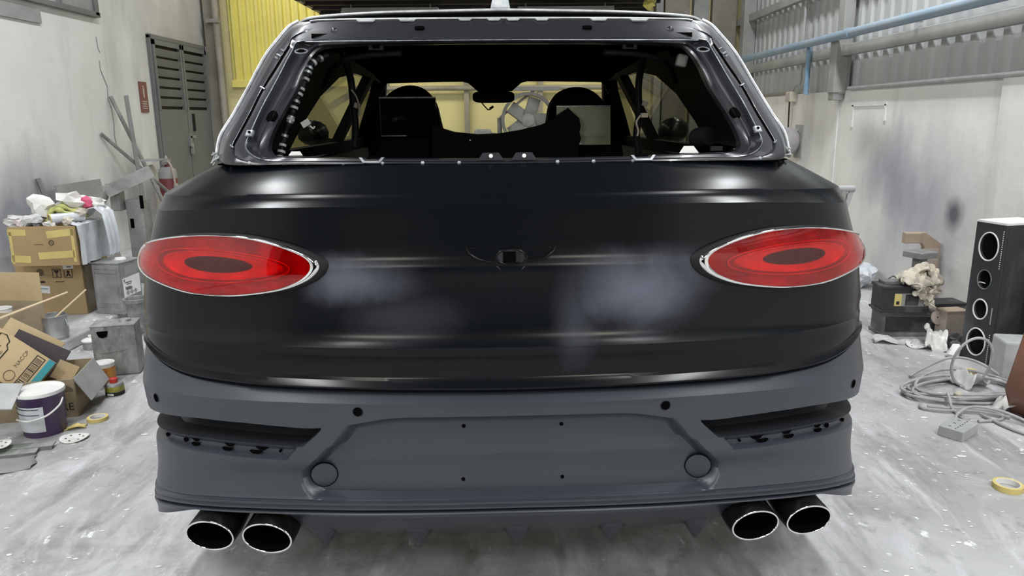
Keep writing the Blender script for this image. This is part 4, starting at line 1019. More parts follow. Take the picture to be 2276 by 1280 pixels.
# ------------------------------------------------------------------ cabin
MB().grid([[Vector((u, .60, 1.700)) for u in (-.60, -.3, 0, .3, .60)], [Vector((u, 1.4, 1.722 - .03 * u * u)) for u in (-.66, -.3, 0, .3, .66)], [Vector((u, 2.2, 1.70 - .03 * u * u)) for u in (-.66, -.3, 0, .3, .66)], [Vector((u, 2.66, 1.668 - .02 * u * u)) for u in (-.64, -.3, 0, .3, .64)]]).build('headliner', M['void'], car, smooth=60, solid=.02)
MB().prism([(-.69, .10), (.69, .10), (.67, -.08), (.62, 0), (.20, 0), (.155, -.012), (.10, -.058), (-.10, -.058), (-.155, -.012), (-.20, 0), (-.62, 0), (-.67, -.08)], .04, frame((0, 2.66, 1.66), (1, 0, 0), (0, 0, 1))).build('windscreen_header', M['inner'], car)
MB().grid([[Vector((u, 2.66, 1.68)) for u in (-.68, 0, .68)], [Vector((u, 3.38, 1.21)) for u in (-.85, 0, .85)]]).build('windscreen', M['glass_screen'], car)
for sg in (-1, 1):
    MB().tube([(sg * .665, 2.60, 1.69), (sg * .70, 2.80, 1.55), (sg * .78, 3.1, 1.37), (sg * .86, 3.4, 1.2)], .045, 8).build('windscreen_pillar', M['inner'], car, smooth=60)
    # headliner clip windows on the opening's upper edge
    MB().box((sg * .40, .60, 1.668), (.045, .02, .016)).build('roof_clip', M['inner_soft'], car)
    MB().box((sg * .40, .588, 1.668), (.022, .006, .008)).build('roof_clip_slot', M['void'], car)
    MB().tube(spline([(sg * .33, .66, 1.655), (sg * .45, .70, 1.652), (sg * .56, .78, 1.63), (sg * .64, .95, 1.575)], 6), .010, 8).build('roof_duct', M['inner_soft'], car, smooth=60)
MB().box((0, 3.05, 1.09), (1.6, .6, .22)).build('dashboard', M['inner'], car, bevel=.05, seg=3)
MB().box((0, 1.5, .42), (1.7, 2.6, .08)).build('cabin_floor', M['inner'], car)
for sg in (-1, 1):
    MB().box((sg * .86, 2.1, .84), (.06, 2.1, .86)).build('door_lining', M['inner'], car)
    MB().box((sg * .70, .85, 0.96), (.22, .6, .50)).build('boot_side', M['inner'], car, bevel=.03)
MB().box((0, 1.25, .98), (1.38, .16, .60), rotm(-12, 0, 0)).build('rear_seat_back', M['inner'], car, bevel=.05, seg=3)
MB().box((0, .75, .80), (1.3, .9, .04)).build('boot_floor', M['inner'], car)
# inner loom of taped wires on the left pillar
lp_ = spline([(-.705, .52, 1.33), (-.690, .54, 1.40), (-.668, .55, 1.457), (-.652, .56, 1.505), (-.626, .58, 1.566), (-.604, .60, 1.619), (-.56, .64, 1.65)], 8)
loom = MB().tube(lp_, [.008 + .0025 * math.sin(i * 1.1) for i in range(len(lp_))], 8).build('wire_loom', M['inner_soft'], car, smooth=60)
for i in (1, 3, 5, 8, 14, 15, 16, 21, 24, 27, 29, 33, 36, 38, 41, 44):
    d = (lp_[min(i + 1, len(lp_) - 1)] - lp_[i - 1]).normalized()
    MB().tube([lp_[i] - d * .004, lp_[i] + d * .004], .0115 if i % 3 else .013, 10).build('tape_band', M['plastic_grey'] if i % 2 else M['edge_metal'], loom, smooth=60)
MB().box((-.655, .68, 1.437), (.028, .004, .020), rotm(0, -30, 0)).build('wire_tag', M['white'], loom)
MB().tube(spline([(-.641, .68, 1.428), (-.632, .68, 1.420), (-.626, .68, 1.427)], 5), .003, 6).build('wire_hook', M['white'], loom)
for sg, pts in ((-1, [(-.60, 1.12, 1.70), (-.58, 1.15, 1.60), (-.575, 1.15, 1.50), (-.57, 1.14, 1.42), (-.575, 1.12, 1.34)]), (1, [(.56, 1.12, 1.70), (.545, 1.15, 1.58), (.55, 1.15, 1.46), (.54, 1.14, 1.38), (.545, 1.10, 1.30)])):
    st = MB().tube(spline(pts, 6), .014, 8).build('seat_belt', M['inner_soft'], car, smooth=60)
    MB().box((pts[2][0] + .018, 1.13, 1.50), (.022, .01, .02), rotm(0, 20, 0)).build('belt_tag', M['rag'], st)
MB().tube(spline([(-.575, 1.12, 1.56), (-.556, 1.12, 1.53), (-.548, 1.12, 1.49), (-.552, 1.12, 1.46)], 5), .004, 6).build('belt_wire', M['rag'], car, smooth=60)
MB().tube(spline([(.515, .95, 1.455), (.50, .95, 1.43), (.508, .95, 1.40), (.505, .95, 1.38)], 5), .004, 6).box((.528, .95, 1.455), (.024, .02, .016)).build('belt_buckle', M['rag'], car, smooth=60)
MB().box((.585, .66, 1.628), (.036, .03, .040), rotm(0, 12, 0)).build('roof_bracket', M['stand_grey'], car, bevel=.008)
MB().lathe([(.001, .02), (.03, .018), (.036, -.04), (.034, -.05)], 20, (.655, .58, 1.385), M=rotm(80, 0, 20)).build('fuel_filler_cup', M['inner_soft'], car, smooth=50)

def seat(uc, prof, scr, tilt, smat):
    s_ = thing('front_seat', None, None); s_.parent = car
    prof = [(p.x, p.y) for p in spline([(a, b, 0) for a, b in prof], 4)]
    P4 = []
    n = len(prof)
    for dv, sc in ((0, .80), (-.03, .97), (0.0 + .03, 1.0), (.10, .95), (.14, .78)):
        P4.append([Vector((uc + (x - uc) * sc, 1.76 + dv - .02, 1.35 + (z - 1.35) * (sc if z > 1.35 else 1))) for x, z in prof])
    mb = MB().grid(P4)
    mb.f.append(tuple(range(n))); mb.f.append(tuple(4 * n + k for k in reversed(range(n))))
    mb.build('backrest', M['inner'], s_, smooth=40)
    MB().box((uc, 2.1, .72), (.52, .56, .2)).build('cushion', M['inner'], s_, bevel=.06, seg=3)
    x0, x1, z0, z1 = scr
    c = Vector(((x0 + x1) / 2, 1.685, (z0 + z1) / 2))
    tm = rotm(tilt, 0, 0)
    MB().box(c, (x1 - x0, .012, z1 - z0), tm).build('headrest_screen', smat, s_, bevel=.002)
    MB().box(c + tm @ Vector((0, -.002, (z1 - z0) / 2 + .001)), (x1 - x0, .018, .006), tm).build('screen_top_edge', M['edge_metal'], s_)
    MB().box(c + tm @ Vector((-(x1 - x0) * .27, -.002, -(z1 - z0) / 2 + .006)), ((x1 - x0) * .45, .016, .004), tm).build('screen_lower_edge', M['edge_metal'], s_)
    for k in (-1, 1):
        MB().tube([(uc + k * .06, 1.80, 1.30), (uc + k * .06, 1.80, 1.42)], .008, 8).build('headrest_post', M['bare_metal'], s_)
    return s_
seat(-.41, [(-.64, .70), (-.63, 1.15), (-.60, 1.33), (-.558, 1.40), (-.552, 1.48), (-.535, 1.54), (-.48, 1.585), (-.41, 1.602), (-.34, 1.582), (-.288, 1.52), (-.268, 1.44), (-.25, 1.38), (-.20, 1.33), (-.17, 1.15), (-.16, .70)], (-.545, -.287, 1.366, 1.543), 2, M['screen'])
seat(.378, [(.15, .70), (.16, 1.15), (.18, 1.33), (.215, 1.38), (.228, 1.44), (.242, 1.51), (.29, 1.568), (.375, 1.590), (.455, 1.568), (.508, 1.51), (.525, 1.44), (.54, 1.38), (.59, 1.32), (.61, 1.15), (.62, .70)], (.272, .525, 1.321, 1.498), -9, mat('pale olive screen', (.36, .36, .27), .4))  # right screen coloured an even pale olive
# black film draped between and over the seats
pr_ = [(-.30, 1.42), (-.256, 1.406), (-.201, 1.389), (-.099, 1.378), (.003, 1.381), (.106, 1.397), (.188, 1.416), (.24, 1.436), (.27, 1.461), (.315, 1.491), (.338, 1.468), (.363, 1.447), (.372, 1.41), (.366, 1.385), (.374, 1.355), (.364, 1.326), (.36, 1.0), (-.30, 1.0)]
MB().prism(pr_, .05, frame((0, 1.62, 0), (1, 0, 0), (0, 0, 1))).build('draped_film', M['inner'], car)
mb = MB(); disc(mb, Vector((-.13, 1.565, 1.352)), Vector((0, -1, 0)), .004, .003, 10); mb.build('film_pin', M['white'], car)
# rear-view mirror
rv = thing('rear_view_mirror', None, None); rv.parent = car; rv.location = (-.009, 2.60, 1.568)
pts = [(.122 * math.copysign(abs(math.cos(a)) ** .45, math.cos(a)), .034 * math.copysign(abs(math.sin(a)) ** .6, math.sin(a))) for a in [2 * PI * k / 32 for k in range(32)]]
MB().prism(pts, .03, frame((0, .015, 0), (1, 0, 0), (0, 0, 1))).build('mirror_shell', M['inner'], rv, bevel=.006)
MB().prism([(x * .92, y * .85) for x, y in pts], .002, frame((0, -.0155, 0), (1, 0, 0), (0, 0, 1))).build('mirror_glass', M['screen'], rv)
MB().box((0, .04, .06), (.06, .04, .08)).build('mirror_stem', M['inner'], rv, bevel=.01)
MB().tube(spline([(-.07, 0, -.03), (-.05, 0, -.055), (-.03, 0, -.072), (-.015, 0, -.062)], 5), .004, 6).build('mirror_wire', M['inner'], rv, smooth=60)
MB().box((-.012, 0, -.060), (.026, .01, .014), rotm(0, -35, 0)).build('mirror_plug', M['inner'], rv)
for o in list(bpy.data.objects):
    if o.parent is not None:
        for k_ in ('label', 'category', 'group'):
            if k_ in o: del o[k_]

# ================================================================== left-hand clutter
def crumple(name, label, cat, loc, size, m_, seed, flat=0.7, parent=None, sub=2, amp=0.45, group=None):
    """crumpled sheet: faceted, folded lump"""
    rnd = random.Random(seed)
    bm = bmesh.new(); bmesh.ops.create_icosphere(bm, subdivisions=sub, radius=1.0)
    for v in bm.verts:
        k = 1 + rnd.uniform(-amp, amp)
        v.co = Vector((v.co.x * k * size[0] / 2, v.co.y * k * size[1] / 2, v.co.z * k * size[2] / 2))
    me = bpy.data.meshes.new(name); bm.to_mesh(me); bm.free(); me.materials.append(m_)
    o = bpy.data.objects.new(name, me); link(o, parent); o.location = loc; o.rotation_euler = (rnd.uniform(-.3, .3), rnd.uniform(-.3, .3), rnd.uniform(0, 6))
    if label: tag(o, label, cat, group)
    return o

def sheet(name, label, cat, loc, sx, sy, m_, seed, wave=0.02, rotz=0, n=12, thick=0.0015, cut=0.15, tilt=(0, 0), group=None, disc_=False, parent=None):
    """loose wavy sheet lying on something"""
    rnd = random.Random(seed); ph = [rnd.uniform(0, 6) for _ in range(6)]
    P5 = []
    for i in range(n + 1):
        rw = []
        for j in range(n + 1):
            a, b = i / n * 2 - 1, j / n * 2 - 1
            if disc_:
                ra = max(abs(a), abs(b)); an = math.atan2(b, a); x, y = ra * math.cos(an), ra * math.sin(an)
            else:
                e = 1 - cut * (0.5 + 0.5 * math.sin(5 * a + ph[0]) * math.sin(4 * b + ph[1]))
                x, y = a * e, b * e
            z = wave * (1.2 + math.sin(3.1 * a + ph[2]) + .7 * math.sin(4.3 * b + ph[3]) + .5 * math.sin(6 * (a + b) + ph[4]) + .3 * math.sin(9 * (a - b) + ph[5]))
            rw.append(Vector((x * sx / 2, y * sy / 2, max(z, 0.001))))
        P5.append(rw)
    o = MB().grid(P5).build(name, m_, parent, smooth=40, solid=thick)
    o.location = loc; o.rotation_euler = (tilt[0], tilt[1], rotz)
    if label: tag(o, label, cat, group)
    return o

def open_box(t, w_, d_, h_, m_, m_in, th=0.006, flaps=(), z0=0.0):
    """corrugated carton without lid as walls + bottom, optional flaps (side, length, angle deg out from vertical)"""
    MB().box((0, 0, z0 + th / 2), (w_, d_, th)).build('base', m_in, t)
    MB().box((0, -d_ / 2, z0 + h_ / 2), (w_, th, h_)).build('front_wall', m_, t)
    MB().box((0, d_ / 2, z0 + h_ / 2), (w_, th, h_)).build('back_wall', m_, t)
    MB().box((-w_ / 2, 0, z0 + h_ / 2), (th, d_, h_)).build('side_wall', m_, t)
    MB().box((w_ / 2, 0, z0 + h_ / 2), (th, d_, h_)).build('side_wall', m_, t)
    for side, ln_, an, mm in flaps:
        a = R(an); c, s = math.cos(a), math.sin(a)
        if side == 'f': pts = [(-w_ / 2, -d_ / 2, h_), (w_ / 2, -d_ / 2, h_), (w_ / 2 - .01, -d_ / 2 - ln_ * s, h_ + ln_ * c), (-w_ / 2 + .01, -d_ / 2 - ln_ * s, h_ + ln_ * c)]
        if side == 'b': pts = [(-w_ / 2, d_ / 2, h_), (w_ / 2, d_ / 2, h_), (w_ / 2 - .01, d_ / 2 + ln_ * s, h_ + ln_ * c), (-w_ / 2 + .01, d_ / 2 + ln_ * s, h_ + ln_ * c)]
        if side == 'r': pts = [(w_ / 2, -d_ / 2, h_), (w_ / 2, d_ / 2, h_), (w_ / 2 + ln_ * s, d_ / 2 - .01, h_ + ln_ * c), (w_ / 2 + ln_ * s, -d_ / 2 + .01, h_ + ln_ * c)]
        if side == 'l': pts = [(-w_ / 2, -d_ / 2, h_), (-w_ / 2, d_ / 2, h_), (-w_ / 2 - ln_ * s, d_ / 2 - .01, h_ + ln_ * c), (-w_ / 2 - ln_ * s, -d_ / 2 + .01, h_ + ln_ * c)]
        MB().add([(p[0], p[1], p[2] + z0) for p in pts], [(0, 1, 2, 3)]).build('flap', mm, t, solid=th)

def can(t, r, h, m_, n=28, lid=None, rim=True, taper=1.0, ribs=()):
    pf = [(.001, 0), (r * taper, 0), (r * taper, .004)]
    for z in ribs: pf += [(r, z - .004), (r * 1.025, z), (r, z + .004)]
    pf += [(r, h)]
    if not lid: pf += [(r * .96, h), (r * .95, h * .35), (.001, h * .35)]
    MB().lathe(pf, n).build('body', m_, t, smooth=40)
    if rim: MB().tube([(r * math.cos(2 * PI * k / n), r * math.sin(2 * PI * k / n), h) for k in range(n)], r * .045, 6, closed=True).build('rim', m_, t, smooth=60)
    if lid: MB().lathe([(.001, h + .003), (r * .80, h + .003), (r * .84, h - .004), (r * .93, h - .002), (r * .98, h + .003), (r, h)], n).build('lid', lid, t, smooth=40)

# stacked cartons with the rubbish in the upper one
KZ = 0.08
c1 = thing('carton', 'closed brown carton with fragile marks, under the overfilled carton', 'carton', (-3.33, 5.42, KZ), R(3), None)
MB().box((0, 0, .19), (.46, .40, .38)).build('box', M['carton'], c1, bevel=.004)
MB().box((.10, -.005, .385), (.30, .40, .012), rotm(0, -2, 0)).build('top_flap', M['carton'], c1)
fx = lambda x, z: frame((x, -.2012, z), (1, 0, 0), (0, 0, 1))
for x in (.055, .135):
    mb = MB()
    for a, b, c_, d in ((-.028, 0, .004, .066), (.028, 0, .004, .066), (0, -.031, .06, .004), (0, .031, .06, .004)): mb.box((x + a, -.2012, .305 + b), (c_, .001, d))
    if x < .1:
        mb.prism([(-.020, .024), (.020, .024), (.012, .008), (.003, .002), (.003, -.020), (.014, -.024), (-.014, -.024), (-.003, -.020), (-.003, .002), (-.012, .008)], .0008, fx(x, .305))
    else:
        mb.prism([(-.02, -.024), (-.006, .0), (-.012, .012), (0, .024), (.012, .012), (.006, 0), (.02, -.024), (.006, -.02), (0, -.004), (-.006, -.02)], .0008, fx(x, .305))
    mb.build('fragile_mark', M['ink'], c1, kind='stuff')
MB().box((-.045, -.2014, .19), (.075, .001, .055), rotm(0, 6, 0)).build('sticker', M['white'], c1)
MB().box((-.045, -.2020, .195), (.050, .001, .006), rotm(0, 6, 0)).build('sticker_line', M['teal'], c1)
MB().box((.14, -.2016, .352), (.075, .001, .03), rotm(0, -4, 0)).build('sticker', M['white'], c1)
MB().box((.145, -.2022, .352), (.03, .001, .007), rotm(0, -4, 0)).build('sticker_line', M['purple'], c1)
MB().box((-.07, -.2012, .245), (.07, .001, .014)).build('print_line', M['ink'], c1)
MB().box((.07, -.2012, .245), (.06, .001, .010)).build('print_line', M['ink_soft'], c1)
mb = MB(); mb.lathe([(.001, 0), (.026, 0)], 16, (-.06, -.2011, .315), M=rotm(90, 0, 0)); mb.build('faded_seal', M['ink_soft'], c1)
MB().grid([[(.232, -.19, z) for z in (.0, .2, .36)], [(.238, .0, z) for z in (.0, .2, .36)], [(.232, .19, z) for z in (.0, .2, .36)]]).build('side_wrap', M['plastic_clear'], c1)

c2 = thing('carton', 'open upper carton with yellow tape strips, heaped with crumpled paper and rags', 'carton', (-3.245, 5.27, KZ + .392), R(4), None)
open_box(c2, .44, .40, .275, M['carton'], M['carton_in'])
for x, z, w_, h_, a in ((-.165, .235, .12, .045, 2), (.12, .225, .18, .05, -6), (.08, .075, .24, .05, -3), (-.16, .05, .13, .05, 4), (.20, .14, .02, .23, 0), (-.21, .13, .02, .22, 0)):
    MB().box((x, -.2042, z), (w_, .001, h_), rotm(0, a, 0)).build('tape_strip', M['tape'], c2)
mb = MB(); mb.tube([(.055 + .016 * math.cos(2 * PI * k / 20), -.2045, .16 + .016 * math.sin(2 * PI * k / 20)) for k in range(20)], .0022, 5, closed=True); mb.box((.055, -.2045, .16), (.018, .001, .004), rotm(0, 40, 0)); mb.build('recycle_mark', M['ink'], c2, kind='stuff')
MB().box((-.03, -.2042, .15), (.06, .001, .004)).build('print_line', M['ink_soft'], c2)
# milky plastic liner folded out over the right wall
lin = []
for i in range(13):
    a = i / 12
    y = -.20 + .40 * a
    wv = .012 * math.sin(a * 14) + .008 * math.sin(a * 31)
    lin.append([Vector((.15, y, .24)), Vector((.20, y, .285 + wv)), Vector((.235 + abs(wv), y, .275)), Vector((.245 + wv, y, .17)), Vector((.24 + wv * 1.4, y, .05)), Vector((.242 + wv, y, .0))])
MB().grid(lin).build('plastic_liner', M['plastic_milky'], c2, smooth=50)

RUB = [ # name, label, dx, dy, z, size, material, seed
 ('paper_ball', 'white crumpled masking sheet at the far left of the rubbish heap', -.23, -.05, .30, (.13, .16, .07), 'paper2', 1),
 ('paper_ball', 'white folded sheet standing up at the left of the heap', -.10, .02, .39, (.17, .15, .13), 'paper', 2),
 ('paper_ball', 'large white crumpled sheet on top of the heap', .09, .08, .42, (.19, .16, .13), 'paper', 3),
 ('paper_ball', 'grey crumpled sheet low in the middle of the heap', -.12, -.10, .30, (.13, .12, .09), 'paper2', 4),
 ('paper_ball', 'pinkish crumpled sheet at the front left of the carton', -.165, -.13, .285, (.11, .10, .06), 'pink_paper', 5),
 ('paper_ball', 'white scrap in front of the paper tube', .045, -.165, .285, (.08, .06, .04), 'paper', 6),
 ('paper_ball', 'cream crumpled scrap right of the green cloth', .195, -.02, .35, (.10, .10, .07), 'rag', 7),
 ('paper_ball', 'white crumpled scrap beside the pink cloth', .24, .10, .40, (.10, .12, .08), 'paper', 8),
 ('paper_ball', 'grey scrap on the front left corner of the carton', -.215, -.14, .285, (.10, .08, .06), 'paper2', 9),
 ('paper_ball', 'silver grey crumpled wrapper between the left sheets of the heap', -.15, .08, .34, (.12, .10, .10), 'paper2', 11),
 ('paper_ball', 'greenish grey crumpled scrap left of the paper tube', -.05, -.14, .30, (.11, .08, .07), 'plastic_grey', 12),
 ('paper_ball', 'small cream scrap at the right front of the carton', .15, -.13, .30, (.07, .07, .05), 'rag', 13),
 ('paper_ball', 'white scrap peeping out between the green cloth and the top sheet', .02, .06, .36, (.13, .12, .10), 'paper', 10),
]
base = Vector((-3.245, 5.27, KZ + .392)); ca, sa = math.cos(R(4)), math.sin(R(4))
def inbox(dx, dy, z): return (base.x + dx * ca - dy * sa, base.y + dx * sa + dy * ca, base.z + z)
for nm, lab, dx, dy, z, sz, mm, sd in RUB:
    crumple(nm, lab, 'paper', inbox(dx, dy, z), sz, M[mm], sd, group='rubbish in the upper carton')
crumple('pink_rag', 'bright pink rag on the right of the rubbish heap', 'rag', inbox(.20, .06, .405), (.07, .09, .10), M['pink_cloth'], 21, amp=.2)
# yellow-green towel: an arch of thick cloth
g = thing('green_towel', 'yellow green towel arched over the paper tube', 'towel', inbox(.06, -.03, .28))
for k, (rr, yy, tt) in enumerate(((.088, -.02, .022), (.105, .02, .026), (.112, .065, .026))):
    MB().tube(spline([(-rr, yy, .0), (-rr * .85, yy, rr * .55), (-rr * .2, yy - .01, rr * 1.02), (rr * .55, yy, rr * .80), (rr * 1.25, yy + .01, .03)], 6), [tt * (.7 + .3 * math.sin(i)) for i in range(25)], 8).build('fold', M['green_cloth'], g, smooth=60)
tb = thing('paper_tube', 'white cardboard tube with a yellowish end in front of the green towel', 'tube', inbox(.045, -.165, .318), R(-40))
MB().lathe([(.036, 0), (.034, .22), (.030, .22), (.032, 0.006)], 24, M=rotm(-90, 0, 0)).build('tube_wall', M['plastic_milky'], tb, smooth=50)
MB().lathe([(.001, .012), (.033, .012)], 24, M=rotm(-90, 0, 0)).build('tube_end', M['olive_print'], tb)
MB().tube([(.0345 * math.cos(2 * PI * k / 24), 0, .0345 * math.sin(2 * PI * k / 24)) for k in range(24)], .004, 6, closed=True).build('tube_rim', M['tape'], tb, smooth=60)
# plastic bag hanging over the right end
bag = []
for i in range(11):
    a = i / 10
    wv = .01 * math.sin(a * 17)
    bag.append([Vector((x + wv, .0 + .20 * a, z + wv)) for x, z in ((.17, .30), (.21, .36), (.27, .375), (.32, .33), (.335, .22), (.345, .10), (.34, .03))])
bg = MB().grid(bag).build('plastic_bag', M['plastic_milky'], None, smooth=50); bg.location = base; bg.rotation_euler = (0, 0, R(4))
tag(bg, 'milky plastic bag hanging over the right end of the upper carton', 'bag')

# 18 litre square tin with a white label
t = thing('square_tin', 'clean square metal tin with a white hazard label beside the cartons', 'tin', (-2.90, 5.34, KZ), R(-12))
MB().box((0, 0, .185), (.225, .225, .37)).build('body', M['galv'], t, bevel=.012, seg=3)
MB().box((0, 0, .375), (.236, .236, .014)).build('top_rim', M['galv'], t, bevel=.004)
MB().box((0, 0, .006), (.236, .236, .012)).build('bottom_rim', M['galv'], t, bevel=.004)
MB().lathe([(.001, .012), (.035, .012), (.04, .0)], 20, (.03, .02, .382)).build('cap', M['white'], t, smooth=40)
for fa in (0, 1):
    Mf = Matrix.Rotation(-fa * PI / 2, 4, 'Z')
    mb = MB()
    for pts in ([(-.09, .33), (.09, .33)], [(-.09, .05), (.09, .05)], [(-.09, .05), (-.09, .33)], [(.09, .05), (.09, .33)], [(-.10, .30), (.10, .30)], [(-.10, .08), (.10, .08)], [(-.10, .065), (.10, .065)]):
        mb.tube([Mf @ Vector((p[0], -.1125, p[1])) for p in pts], .0035, 6)
    mb.build('pressed_bead', M['galv'], t, smooth=60, kind='stuff')
# right-hand face carries the label
Mr = Matrix.Rotation(PI / 2, 4, 'Z')
def rf(x, z, h=.1135): return Mr @ frame((x, -h, z), (1, 0, 0), (0, 0, 1))
MB().prism([(-.088, -.075), (.088, -.062), (.088, .075), (-.088, .062)], .002, rf(.004, .195)).build('label_sheet', M['white'], t)
MB().prism([(-.055, -.02), (.055, -.01), (.055, .055), (-.055, .045)], .0012, rf(0, .300)).build('stamp_frame', M['frame_grey'], t)
for k, (x, z, w_) in enumerate(((-.03, .225, .07), (-.025, .212, .05), (-.035, .19, .06), (-.03, .182, .07), (-.03, .174, .06))):
    MB().prism([(-w_ / 2, -.002), (w_ / 2, -.002), (w_ / 2, .003), (-w_ / 2, .003)], .0008, rf(x, z, .1160)).build('label_line', M['ink'], t)
text('K', .028, M['ink'], t, rf(-.068, .240, .1165), 'label_letter')
for x in (-.045, -.005, .035):
    mb = MB()
    q = [(0, .017), (.017, 0), (0, -.017), (-.017, 0)]
    for i in range(4):
        a, b = Vector((*q[i], 0)), Vector((*q[(i + 1) % 4], 0))
        mb.tube([rf(x, .150, .1162) @ a, rf(x, .150, .1162) @ b], .0012, 5)
    mb.box((rf(x, .150, .1162) @ Vector((0, 0, 0))), (.002, .005, .014)).build('hazard_mark', M['ink'], t, kind='stuff')

# grey metal pot, galvanised pail, small lidded tin
t = thing('metal_pot', 'small grey metal pot with a flared rim behind the dusty tin', 'pot', (-2.62, 5.02, 0))
MB().lathe([(.001, 0), (.05, 0), (.055, .10), (.062, .16), (.068, .215), (.078, .225), (.078, .245), (.068, .247), (.06, .18), (.05, .08), (.001, .06)], 26).build('body', M['dusty_metal'], t, smooth=40)
MB().tube([(.078 * math.cos(2 * PI * k / 26), .078 * math.sin(2 * PI * k / 26), .246) for k in range(26)], .004, 6, closed=True).build('rim', M['galv'], t, smooth=60)
t = thing('pail', 'galvanised pail with a mixing stick on the kerb, right of the open carton', 'bucket', (-2.955, 4.62, KZ))
can(t, .078, .155, M['galv'], ribs=(.02,))
MB().tube(spline([(.080, 0, .13), (.098, -.01, .08), (.094, -.01, .03), (.08, 0, .01)], 5), .004, 6).build('handle', M['galv'], t, smooth=60)
MB().lathe([(.001, .11), (.073, .11)], 26).build('paint_film', M['white'], t)
st = MB().tube([(0, 0, 0), (.17, .12, .17)], .006, 6).build('stirring_stick', M['stick'], None); st.location = (-2.945, 4.60, KZ + .13)
tag(st, 'pale thin stick leaning out of the galvanised pail', 'stick')
t = thing('small_tin', 'small grey tin with a domed white lid on the floor by the kerb', 'tin', (-2.755, 4.66, 0))
MB().lathe([(.001, 0), (.050, 0), (.050, .055)], 26).build('body', M['dusty_metal'], t, smooth=40)
MB().lathe([(.055, .050), (.055, .058), (.035, .068), (.014, .072), (.014, .088), (.001, .09)], 26).build('lid', M['white'], t, smooth=40)
# dusty square tin
t = thing('square_tin', 'dusty dented square tin with a cut handle hole, beside the car', 'tin', (-2.32, 4.19, 0), R(14))
MB().box((0, 0, .15), (.235, .15, .30)).build('body', M['dusty_metal'], t, bevel=.01, seg=2)
MB().box((0, 0, .30), (.24, .155, .010)).build('top_rim', M['dusty_metal'], t, bevel=.004)
MB().lathe([(.001, .014), (.03, .014), (.034, 0)], 18, (.05, .01, .304)).build('cap', M['galv'], t, smooth=40)
MB().prism([(-.03, .0), (-.02, -.028), (0, -.036), (.022, -.028), (.03, .0), (.026, .006), (-.026, .004)], .004, frame((-.055, -.0765, .268), (1, 0, 0), (0, 0, 1))).build('handle_hole', M['void'], t)
MB().prism([(0, 0), (.03, .012), (.012, .03)], .002, frame((-.045, -.078, .285), (1, 0, 0), (0, -.6, .8))).build('torn_edge', M['galv'], t)
MB().box((0, -.0765, .15), (.16, .003, .003), rotm(0, -6, 0)).build('dent_line', M['bare_metal'], t)
t = thing('small_can', 'little grey can half hidden behind the dusty square tin', 'tin', (-2.49, 4.34, 0))
can(t, .03, .07, M['dusty_metal'], lid=M['dusty_metal'])
# paint tin with orange picture, small round tin with red cap
t = thing('paint_tin', 'paint tin with an orange picture and white top beside the open carton', 'tin', (-2.305, 3.985, 0))
can(t, .058, .125, M['white'], lid=M['white'])
MB().lathe([(.0586, .02), (.0588, .105)], 28).build('picture_wrap', M['orange_print'], t, smooth=60)
MB().lathe([(.0592, .006), (.0592, .02)], 28).build('lower_band', M['white'], t, smooth=60)
t = thing('hardener_tin', 'small round tin with a red cap and yellow green label', 'tin', (-2.165, 3.82, 0))
MB().lathe([(.001, 0), (.046, 0), (.047, .003), (.047, .055), (.040, .064), (.018, .068)], 26).build('body', M['bare_metal'], t, smooth=40)
MB().lathe([(.0476, .024), (.0478, .052)], 26).build('label_band', M['olive_print'], t, smooth=60)
MB().lathe([(.0477, .002), (.0477, .022)], 26).build('dark_band', M['ink'], t, smooth=60)
MB().box((0.0, -.0478, .012), (.034, .002, .012)).build('price_label', M['white'], t)
MB().lathe([(.021, .066), (.021, .088), (.018, .091), (.001, .091)], 20).build('cap', M['cap_red'], t, smooth=40)

# open cardboard box, far left (with its flap up)
t = thing('carton', 'open brown carton at the left edge with one flap raised towards the wall', 'carton', (-3.25, 4.45, 0.08), R(-4))
open_box(t, .52, .30, .26, M['carton3'], M['carton_in'], flaps=(('b', .18, 6, M['carton2']),), z0=0.0)
sk = MB().tube([(-3.15, 4.12, .27), (-2.98, 4.20, .335), (-2.70, 4.40, .437)], [.006, .008, .006], 6).build('long_stick', M['stick'], None)
tag(sk, 'long pale stick lying across the open carton at the left edge', 'stick')
t = thing('paint_cup', 'white cup with a blue band in the open carton at the left edge', 'cup', (-3.12, 4.40, .22))
can(t, .055, .12, M['white'])
MB().lathe([(.0555, .03), (.0557, .055)], 24).build('blue_band', M['blue_cloth'], t, smooth=60)

# open carton with umbrella print in front
oc = thing('carton', 'open carton with an umbrella mark and a drooping white flap, front left', 'carton', (-2.52, 3.60, 0), R(14))
open_box(oc, .60, .34, .20, M['carton3'], M['carton_in'], flaps=(('r', .14, 152, M['plastic_grey']),))
def of(x, z): return frame((x, -.1735, z), (1, 0, 0), (0, 0, 1))
ink = oc
text('RE', .055, M['ink'], oc, of(.258, .055), 'lettering')
mb = MB(); mb.prism([(.045 * math.cos(PI * k / 10), .035 * math.sin(PI * k / 10)) for k in range(11)], .001, of(.25, .135)); mb.build('umbrella_mark', M['ink_soft'], oc)
MB().tube([of(.25, .135) @ Vector((0, 0, 0)), of(.25, .135) @ Vector((0, -.035, 0)), of(.25, .135) @ Vector((.01, -.042, 0))], .0018, 5).build('umbrella_handle', M['ink_soft'], oc)
